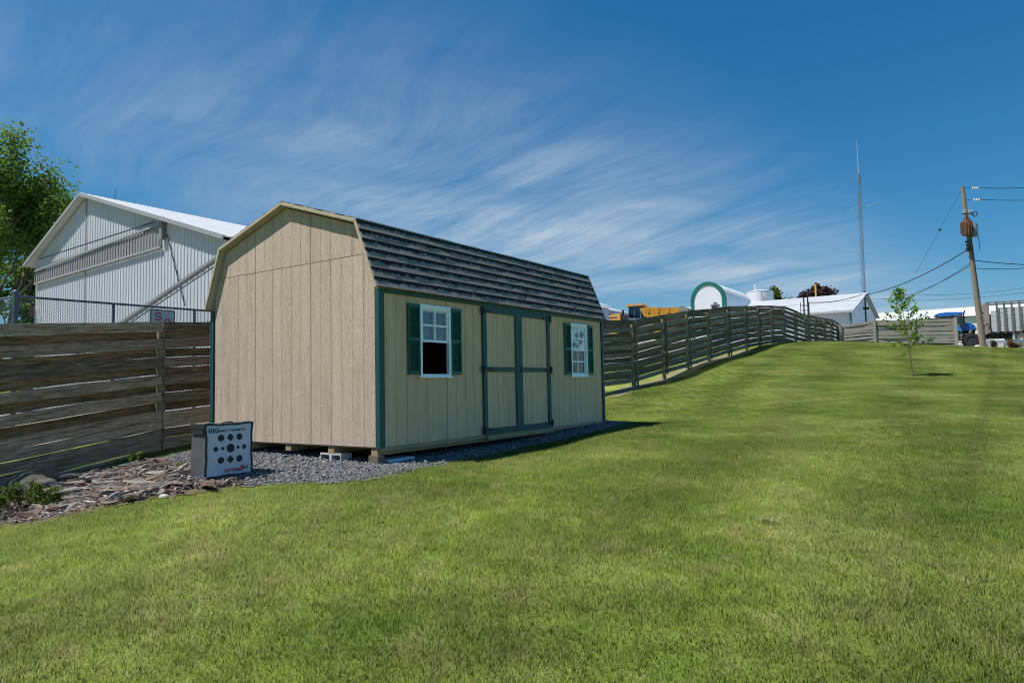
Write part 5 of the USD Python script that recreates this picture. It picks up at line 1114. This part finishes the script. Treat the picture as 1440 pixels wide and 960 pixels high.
for px in (861, 925, 945):
    for s_ in (-1, 1): wheel(dt, (Lx(px), s_ * 1.0, .75), .75, .55, (0, 1, 0), rim='pale_yellow_paint')

# ------------------------------------------------------------------ blue tractor
YT = 50.0; TC = at(1352, 487, YT); gTr = gz(TC[0], TC[1]) + .02
tt = thing('blue_tractor', 'blue farm tractor with glazed cab half hidden behind the grey fence end', 'tractor', (TC[0] + .85 * math.sin(math.radians(31)), TC[1] + .85 * math.cos(math.radians(31)), gTr), -31)
Lx, Lz = oblique(TC, -31, gTr)
def tpoly(parent, name, pix, y0, w, mat): return obj(name, MB().poly(Polygon([(Lx(a), Lz(a, b)) for a, b in pix]), w, FY(y0)), mat, parent)
tpoly(tt, 'cab_roof', [(1315, 443.5), (1322, 440.2), (1335, 438.8), (1355, 438.6), (1356, 440.2), (1349, 442), (1328, 444.2)], -.95, 1.9, 'tractor_blue')
cb = obj('cab_frame', MB(), 'dark_machine', tt) if False else None
fm = MB()
for px in (1318, 1341, 1355.5):
    for yy in (-.85, .85): fm.bar((Lx(px), yy, Lz(px, 462)), (Lx(px if px != 1355.5 else 1354), yy, Lz(px, 441.5)), .07, .09, up=(0, 1, 0))
fm.box((Lx(1316), -.88, Lz(1330, 462) - .1), (Lx(1357), .88, Lz(1330, 462)))
cabo = obj('cab_frame', fm, 'dark_machine', tt)
for a, b in ((1319, 1340.3), (1341.8, 1354.5)): obj('pane', MB().box((Lx(a), -.865, Lz(1340, 461.5)), (Lx(b), -.85, Lz(1340, 443.6))), 'tinted_glass', cabo)
obj('pane', MB().box((Lx(1355), -.8, Lz(1355, 455)), (Lx(1355) + .015, .8, Lz(1355, 443))), 'tinted_glass', cabo)
obj('seat', MB().box((Lx(1330), -.3, Lz(1330, 459)), (Lx(1337), .3, Lz(1330, 455))).box((Lx(1329), -.3, Lz(1330, 455)), (Lx(1331), .3, Lz(1330, 448))), 'rubber', tt)
hd = [(1351, 462.5), (1352, 455.5), (1357, 453), (1366, 454), (1371.5, 456), (1373.5, 460), (1373, 464), (1356, 464)]
v = MB().poly(Polygon([(Lx(a), Lz(a, b)) for a, b in hd]), 1.0, FY(-.5)); obj('hood', v, 'tractor_blue', tt)
tpoly(tt, 'grille', [(1371.8, 456.3), (1375, 458.5), (1375, 463), (1373.6, 464)], -.45, .9, 'rim_pale')
tpoly(tt, 'fender', [(1341, 466), (1343, 460), (1350, 458.5), (1353, 463), (1352, 466)], -1.0, .45, 'tractor_blue')
obj('transmission', MB().box((Lx(1325), -.35, .55), (Lx(1372), .35, Lz(1360, 464) - .01)), 'dark_machine', tt)
ga = MB(); r = np.random.default_rng(17)
for k in range(14):
    a = np.array([r.uniform(Lx(1342), Lx(1364)), r.uniform(-.9, -.4), r.uniform(.4, 1.25)]); ga.box(-np.array([.1, .08, .07]) * r.uniform(.5, 1.5, 3), np.array([.12, .08, .06]) * r.uniform(.5, 1.5, 3), None, a)
obj('engine_parts', ga, 'machine_grey', tt)
obj('exhaust', MB().tube([(Lx(1358), .35, Lz(1358, 455)), (Lx(1358), .35, Lz(1358, 436.5))], .05, 8), 'dark_machine', tt)
obj('mirror', MB().box((Lx(1357.5), -1.05, Lz(1358, 440)), (Lx(1359.2), -1.0, Lz(1358, 436.6))).tube([(Lx(1356), -.9, Lz(1356, 441)), (Lx(1358), -1.02, Lz(1358, 439))], .02, 5), 'dark_machine', tt)
for s_ in (-1, 1):
    wheel(tt, (Lx(1327), s_ * .95, .85), .85, .5, (0, 1, 0), lugs=True); wheel(tt, (Lx(1366), s_ * .8, .5), .5, .34, (0, 1, 0), lugs=True, rim='dark_machine')
obj('step', MB().box((Lx(1347), -1.05, .35), (Lx(1352), -.8, .40)).bar((Lx(1348), -.95, .4), (Lx(1348), -.95, 1.1), .04, .04, up=(0, 1, 0)).bar((Lx(1351.5), -.95, .4), (Lx(1351.5), -.95, 1.1), .04, .04, up=(0, 1, 0)), 'machine_grey', tt)
obj('front_loader_bracket', MB().bar((Lx(1357), -.55, .5), (Lx(1366), -.55, 1.3), .08, .12, up=(0, 1, 0)).bar((Lx(1366), -.55, .45), (Lx(1366), -.55, 1.3), .08, .12, up=(0, 1, 0)), 'machine_grey', tt)
for px in (1302, 1306.5): obj('work_light', MB().box((Lx(px), -.5, Lz(px, 447.5)), (Lx(px + 2.5), -.3, Lz(px, 444.5))), 'dark_machine', tt)
obj('light_bar', MB().box((Lx(1301), -.45, Lz(1305, 448.6)), (Lx(1318), -.38, Lz(1305, 447.6))), 'dark_machine', tt)

# ------------------------------------------------------------------ silage trailer
YL = 49.0; TL = at(1393, 487, YL); gL = gz(TL[0], TL[1]) + .03; TRZ = -21.0
tl_ = thing('silage_trailer', 'tall grey-panelled farm trailer with brown end and dark chassis at the right edge', 'trailer', (TL[0], TL[1], gL), TRZ)
Lx, _Lz = oblique(TL, TRZ, gL); zc_ = lambda py: _Lz(1393, py); Lz = lambda px, py: zc_(py)
_ue = np.array([-math.sin(math.radians(TRZ)), math.cos(math.radians(TRZ)), 0]); _ne = np.array([_ue[1], -_ue[0], 0])
def Le(px, py): q_ = on_plane(px, py, TL, _ne); return min((q_ - TL) @ _ue, 2.6), q_[2] - gL
yb_ = 2.3; XE = Lx(1500)
z_t = lambda px: zc_(425)
obj('end_panel', MB().poly(Polygon([(-.06, zc_(468)), (-.06, zc_(425)), (.35, zc_(424.6)), (1.5, zc_(426)), (2.3, zc_(434)), (2.3, zc_(466)), (1.2, zc_(470))]), .09, FX(-.05)), 'trailer_end', tl_)
for py in (438, 448.5, 458.5): obj('end_slot', MB().box((-.058, .9, zc_(py) - .04), (-.051, 1.3, zc_(py) + .04)), 'trailer_dark', tl_)
px = 1394.0; k = 0
rng = np.random.default_rng(44)
while px < 1490:
    a, b = px, px + 10.0 + .035 * (px - 1394)
    for j in range(9):
        zlo, zhi = Lz(1400, 466.5), Lz(a, 433 + .0) ; zz0 = zlo + (zhi - zlo) * j / 9; zz1 = zlo + (zhi - zlo) * (j + 1) / 9 - .012
        if k == 0 and j == 8: continue
        obj('side_board', MB().box((Lx(a) + .05, .0 + rng.uniform(0, .01), zz0), (Lx(b) - .05, .05, zz1)), 'trailer_panel', tl_)
    obj('side_rib', MB().box((Lx(b) - .06, -.10, Lz(1400, 468.5)), (Lx(b) + .05, .0, z_t(b) - .02)), 'trailer_rib', tl_)
    px = b; k += 1
obj('backing', MB().box((Lx(1394), .052, Lz(1400, 466)), (XE, .07, Lz(1440, 430) - .75)), 'trailer_rib', tl_)
obj('top_rail', MB().tube([(Lx(1390), -.05, z_t(1390)), (Lx(1440), -.05, z_t(1440)), (XE, -.05, z_t(1500))], .04, 6), 'trailer_rib', tl_)
obj('load', MB().add(*(lambda vf: (vf[0], vf[1]))(sheet(np.linspace(Lx(1394), XE, 20), np.linspace(.08, yb_, 8), lambda q_: Lz(1440, 432) - .55 + .55 * np.clip((q_[:, 0] - Lx(1400)) / 2.5, 0, 1) + .12 * meshkit.noise(np.c_[q_ * 3, q_[:, 0] * 0])))), 'silage', tl_, smooth=True)
obj('mid_rail', MB().box((Lx(1391), -.07, Lz(1400, 428.6) - .04), (XE, -.01, Lz(1400, 428.6) + .05)), 'trailer_rib', tl_)
obj('rear_side', MB().box((Lx(1392), yb_, Lz(1400, 467)), (XE, yb_ + .06, Lz(1440, 432) - .4)), 'trailer_panel', tl_)
obj('bed', MB().box((Lx(1394), .0, Lz(1400, 469) - .02), (XE, yb_, Lz(1400, 467))), 'trailer_dark', tl_)
obj('chassis', MB().box((Lx(1393), .3, Lz(1400, 474.5)), (XE, .55, Lz(1400, 469.2))).box((Lx(1393), 1.7, Lz(1400, 474.5)), (XE, 1.95, Lz(1400, 469.2))).box((Lx(1410), .25, Lz(1400, 474.8)), (Lx(1428), 2.0, Lz(1400, 472))), 'trailer_dark', tl_)
obj('drawbar', MB().bar((Lx(1380), 1.1, .55), (Lx(1396), 1.1, .72), .14, .14), 'machine_grey', tl_)
for px in (1441, 1462):
    for yy in (.25, 2.0): wheel(tl_, (Lx(px), yy, .68), .66, .4, (0, 1, 0), tyre='machine_grey', rim='rim_pale')
obj('toolbox', MB().box((Lx(1425), .05, .55), (Lx(1432), .4, 1.0)), 'membrane', tl_)
# low white rail along the drive
WRp = at(1387, 482, 47.2); wr = thing('white_guard_rail', 'low white rail running along the drive under the trailer', 'rail', (WRp[0], WRp[1], gz(WRp[0], WRp[1])), 0)
zr = lambda py: at(1400, py, 47.2)[2] - gz(WRp[0], WRp[1])
obj('rail', MB().box((0, -.05, zr(482.5)), (4.5, .05, zr(478.5))), 'tank_white', wr)
for x in (.1, 1.25, 2.4, 3.55): obj('post', MB().box((x, .055, -.2), (x + .1, .14, zr(479.5))), 'rim_pale', wr)
for px, lab, mt in ((1398, 'round green-brown potted shrub at the lawn edge right of the pole', 'planter_leaf'), (1421.5, 'rusty orange shrub at the lawn edge under the trailer', 'rust_leaf')):
    P = at(px, 489.5, 45.6); P[2] = gz(P[0], P[1]); t = thing('round_shrub', lab, 'shrub', P); r = np.random.default_rng(px.__hash__() % 1000)
    hs = .62 if px < 1410 else .72
    obj('stem', MB().tube([(0, 0, -.05), (0, 0, hs * .6)], .03, 5), 'trunk_bark', t); obj('crown', leaf_cloud([(0, 0, hs * .5)] + [(r.normal(0, .07), r.normal(0, .07), hs * .45 + r.uniform(-.1, .2)) for _ in range(5)], [.20] * 6, 120, .035, int(px), 1.25 if px < 1410 else 1.45), mt, t, fix=False)
def feed_bag(px, py, Yd, sz, seed, lab):
    P = at(px, py, Yd); ic = trimesh.creation.icosphere(subdivisions=3); v = np.array(ic.vertices); v = np.sign(v) * np.abs(v) ** .6 * np.array(sz); v = v * (1 + .2 * (meshkit.noise(v * 4 + seed)[:, None] - .5)); P[2] = gz(P[0], P[1]) + sz[2] * .9
    obj('white_bag', (v, ic.faces), 'membrane', smooth=50, label=lab, cat='bag', loc=P)
feed_bag(1347, 485, 46.2, (.17, .14, .2), 3, 'lumpy white bag sitting at the end of the grey fence'); feed_bag(1374, 484, 46.0, (.16, .12, .13), 7, 'small white bag leaning left of the utility pole foot')
feed_bag(1350, 488, 45.6, (.07, .06, .07), 9, 'tiny white lump on the gravel before the tractor wheel')

# ------------------------------------------------------------------ utility pole and wires
YPp = 46.5; pb, pt = at(1383, 489, YPp), at(1353.3, 263, YPp - .4)
up = thing('utility_pole', 'leaning wooden utility pole with rusty transformer beside the trailer', 'utility pole', pb)
ptl = pt - pb; dirp = ptl / np.linalg.norm(ptl); PL = np.linalg.norm(ptl)
obj('pole', MB().tube([dirp * s_ * PL for s_ in (-.05, .0, .25, .5, .75, 1.0)], [.215, .21, .19, .165, .14, .12], 12), 'pole_wood', up, smooth=60)
pp = lambda py: dirp * PL * np.interp(py, (263, 489), (1, 0))
c = pp(322) + np.array([-.26, -.28, 0])
tf = obj('transformer', MB().tube([c + [0, 0, -.52], c + [0, 0, -.48], c + [0, 0, .44], c + [0, 0, .5]], [.26, .30, .30, .27], 18), 'transformer_rust', up, smooth=40)
fins = MB()
for a in np.linspace(0, 2 * np.pi, 14, endpoint=False): fins.box((-.03, -.012, -.40), (.07, .012, .36), np.array([[math.cos(a), -math.sin(a), 0], [math.sin(a), math.cos(a), 0], [0, 0, 1]]), c + np.array([math.cos(a), math.sin(a), 0]) * .30)
obj('fins', fins, 'transformer_rust', tf)
for dx in (-.14, .14): obj('bushing', MB().tube([c + [dx, 0, .48], c + [dx, 0, .72]], [.045, .03], 8), 'dark_machine', tf)
c2 = pp(325) + np.array([.36, -.05, 0]); obj('transformer', MB().tube([c2 + [0, 0, -.42], c2 + [0, 0, .45]], .24, 16), 'transformer_grey', up, smooth=40, label='smaller grey transformer can')
def insul(a, b):
    m = MB(); a, b = np.array(a), np.array(b)
    for s_ in np.linspace(.2, .8, 3): m.tube([a + (b - a) * (s_ - .07), a + (b - a) * s_, a + (b - a) * (s_ + .07)], [.03, .085, .03], 10)
    return m
W_ends = {}
for py, nm in ((264.5, 'a'), (281, 'b')):
    a = pp(py) + dirp * 0; b = a + np.array([1.25, -.1, -.05]); obj('insulator', insul(a + [.55, -.03, -.03], a + [1.05, -.07, -.04]), 'porcelain', up); obj('strain_wire', MB().tube([a, b], .014, 5), 'wire_dark', up); W_ends[nm] = pb + b
for dx, dz in ((-.25, 0.), (.08, .02), (.26, .03)):
    q = pp(299) + np.array([dx, -.2, dz]); obj('insulator', insul(q + [0, 0, -.14], q + [0, 0, .14]), 'porcelain', up)
obj('cross_bracket', MB().bar(pp(299) + [-.4, -.17, -.15], pp(299) + [.45, -.17, -.1], .05, .06), 'dark_machine', up)
th_ = np.linspace(0, 2 * np.pi, 17); obj('cable_loop', MB().tube([pp(302) + [.48 + .17 * math.cos(a), -.15, .17 * math.sin(a)] for a in th_], .03, 6, caps=False), 'wire_dark', up)
obj('riser_cable', MB().tube([pp(308) + [.1, -.2, 0], pp(335) + [.0, -.22, 0], pp(345) + [.02, -.2, 0], pp(375) + [.03, -.2, 0], pp(420) + [.03, -.19, 0]], .03, 6), 'wire_dark', up)
obj('riser_cable', MB().tube([c2 + [.2, -.1, -.4], c2 + [.25, -.1, -.9], c2 + [.2, -.1, -1.4]], .018, 5), 'wire_dark', up)
br_ = MB()
for py in (341, 346, 350, 353): br_.box((-.32, -.2, -.05), (-.1, -.1, .05), None, pp(py)); br_.box((-.06, -.07, -.07), (.06, .07, .07), None, pp(py) + [-.3, -.15, 0])
obj('cable_bracket', br_, 'dark_machine', up)
obj('cable_loop', MB().tube([pp(341) + [-.35, -.15, 0], pp(347) + [-.75, -.15, -.02], pp(352) + [-.5, -.15, 0]], .014, 5), 'wire_dark', up)
def wire(a, b, sag, r_, label, cat='wire'):
    a, b = np.array(a), np.array(b); t_ = np.linspace(0, 1, 20)[:, None]; P = a + (b - a) * t_; P[:, 2] -= sag * 4 * (t_ * (1 - t_))[:, 0]
    obj('power_line', MB().tube(P - a, r_, 5), 'wire_dark', label=label, cat=cat, loc=a)
wire(W_ends['a'], at(1480, 262.5, 46), .05, .022, 'uppermost power line running right from the pole top'); wire(W_ends['b'], at(1480, 280, 46), .06, .022, 'second power line running right below the uppermost one')
wire(pb + pp(352.5) + [-.35, -.1, 0], at(1216, 414.5, 62), .45, .034, 'thick black service cable descending left to the white shed gable')
wire(pb + pp(370) + [-.1, 0, 0], at(1248, 424, 75), .5, .022, 'thinner cable sloping left just under the thick service cable')
wire(pb + pp(373) + [-.1, 0, 0], at(1240, 420, 80), .6, .02, 'lowest of the cables descending left from the pole towards the white shed')
wire(pb + pp(366.5) + [.15, 0, 0], at(1500, 373.5, 46), .1, .028, 'upper of the paired cables running right at mid pole'); wire(pb + pp(377.5) + [.15, 0, 0], at(1500, 369.5, 46), .2, .022, 'lower crossing cable running right at mid pole')
wire(at(1250, 413, 118), at(1470, 400, 118), .8, .026, 'faint distant line crossing low above the long white roof'); wire(at(1225, 420, 118), at(1470, 407, 118), .8, .026, 'fainter distant line just above the long white roof')
wire(at(1354, 263.5, 46.1), at(1288, 384, 50), .0, .010, 'hair-thin guy wire slanting down left from the pole')
P = at(1321.6, 323.0, 48.0); ic = trimesh.creation.icosphere(subdivisions=2); obj('wire_marker', (np.array(ic.vertices) * (.085, .085, .10), ic.faces), 'wire_dark', smooth=True, label='small dark ball on the thin slanting guy wire', cat='wire marker', loc=P)
wire(at(1135, 425, 54), at(1213, 413.5, 61), .25, .03, 'dark cable drooping across the white shed roof')

# ------------------------------------------------------------------ radio mast
YM = 88.0; mb0, mt = at(1215.2, 412, YM), at(1207.6, 247, YM); mtip = at(1204.6, 197, YM)
ma = thing('radio_mast', 'slender lattice radio mast with whip antenna against the sky', 'radio mast', (mb0[0], mb0[1], 6.0)); o_ = np.array([mb0[0], mb0[1], 6.0])
a0, a1 = np.array([0, 0, -.5]), mt - o_; ds = a1 - a0; tri = [np.array([math.cos(t_), math.sin(t_), 0]) * .24 for t_ in (.3, 2.39, 4.49)]
lg = mb0 - o_; base = lg + (lg - (mt - o_)) / (mb0[2] - mt[2]) * -(mb0[2] - 6.0) if False else a1 + (lg - a1) * ((a1[2] + .5) / (a1[2] - lg[2]))
for t_ in tri: obj('leg', MB().tube([base + t_, a1 + t_ * .8], .030, 5), 'tower_steel', ma)
lat = MB(); n_ = 62
for k in range(n_):
    p, q_ = base + (a1 - base) * k / n_, base + (a1 - base) * (k + 1) / n_; s0, s1 = 1 - .2 * k / n_, 1 - .2 * (k + 1) / n_
    for j in range(3): lat.tube([p + tri[j] * s0, q_ + tri[(j + 1) % 3] * s1], .015, 4, caps=False); lat.tube([q_ + tri[j] * s1, q_ + tri[(j + 1) % 3] * s1], .014, 4, caps=False)
obj('lattice', lat, 'tower_steel', ma, kind='stuff', fix=False)
obj('whip_antenna', MB().tube([a1 + [0, 0, -.3], (a1 + mtip - o_) / 2, mtip - o_], [.05, .04, .02], 6), 'rod_white', ma)
obj('antenna_base', MB().tube([a1 + [-.1, 0, -1.0], a1 + [-.1, 0, .3]], .13, 8), 'tower_steel', ma)
for (px, py), (qx, qy) in (((1190, 296), (1211, 290)), ((1213, 292), (1239, 284)), ((1199, 295), (1209, 300))):
    obj('side_arm', MB().tube([at(px, py, YM) - o_, at(qx, qy, YM) - o_], .035, 5), 'rod_white', ma)
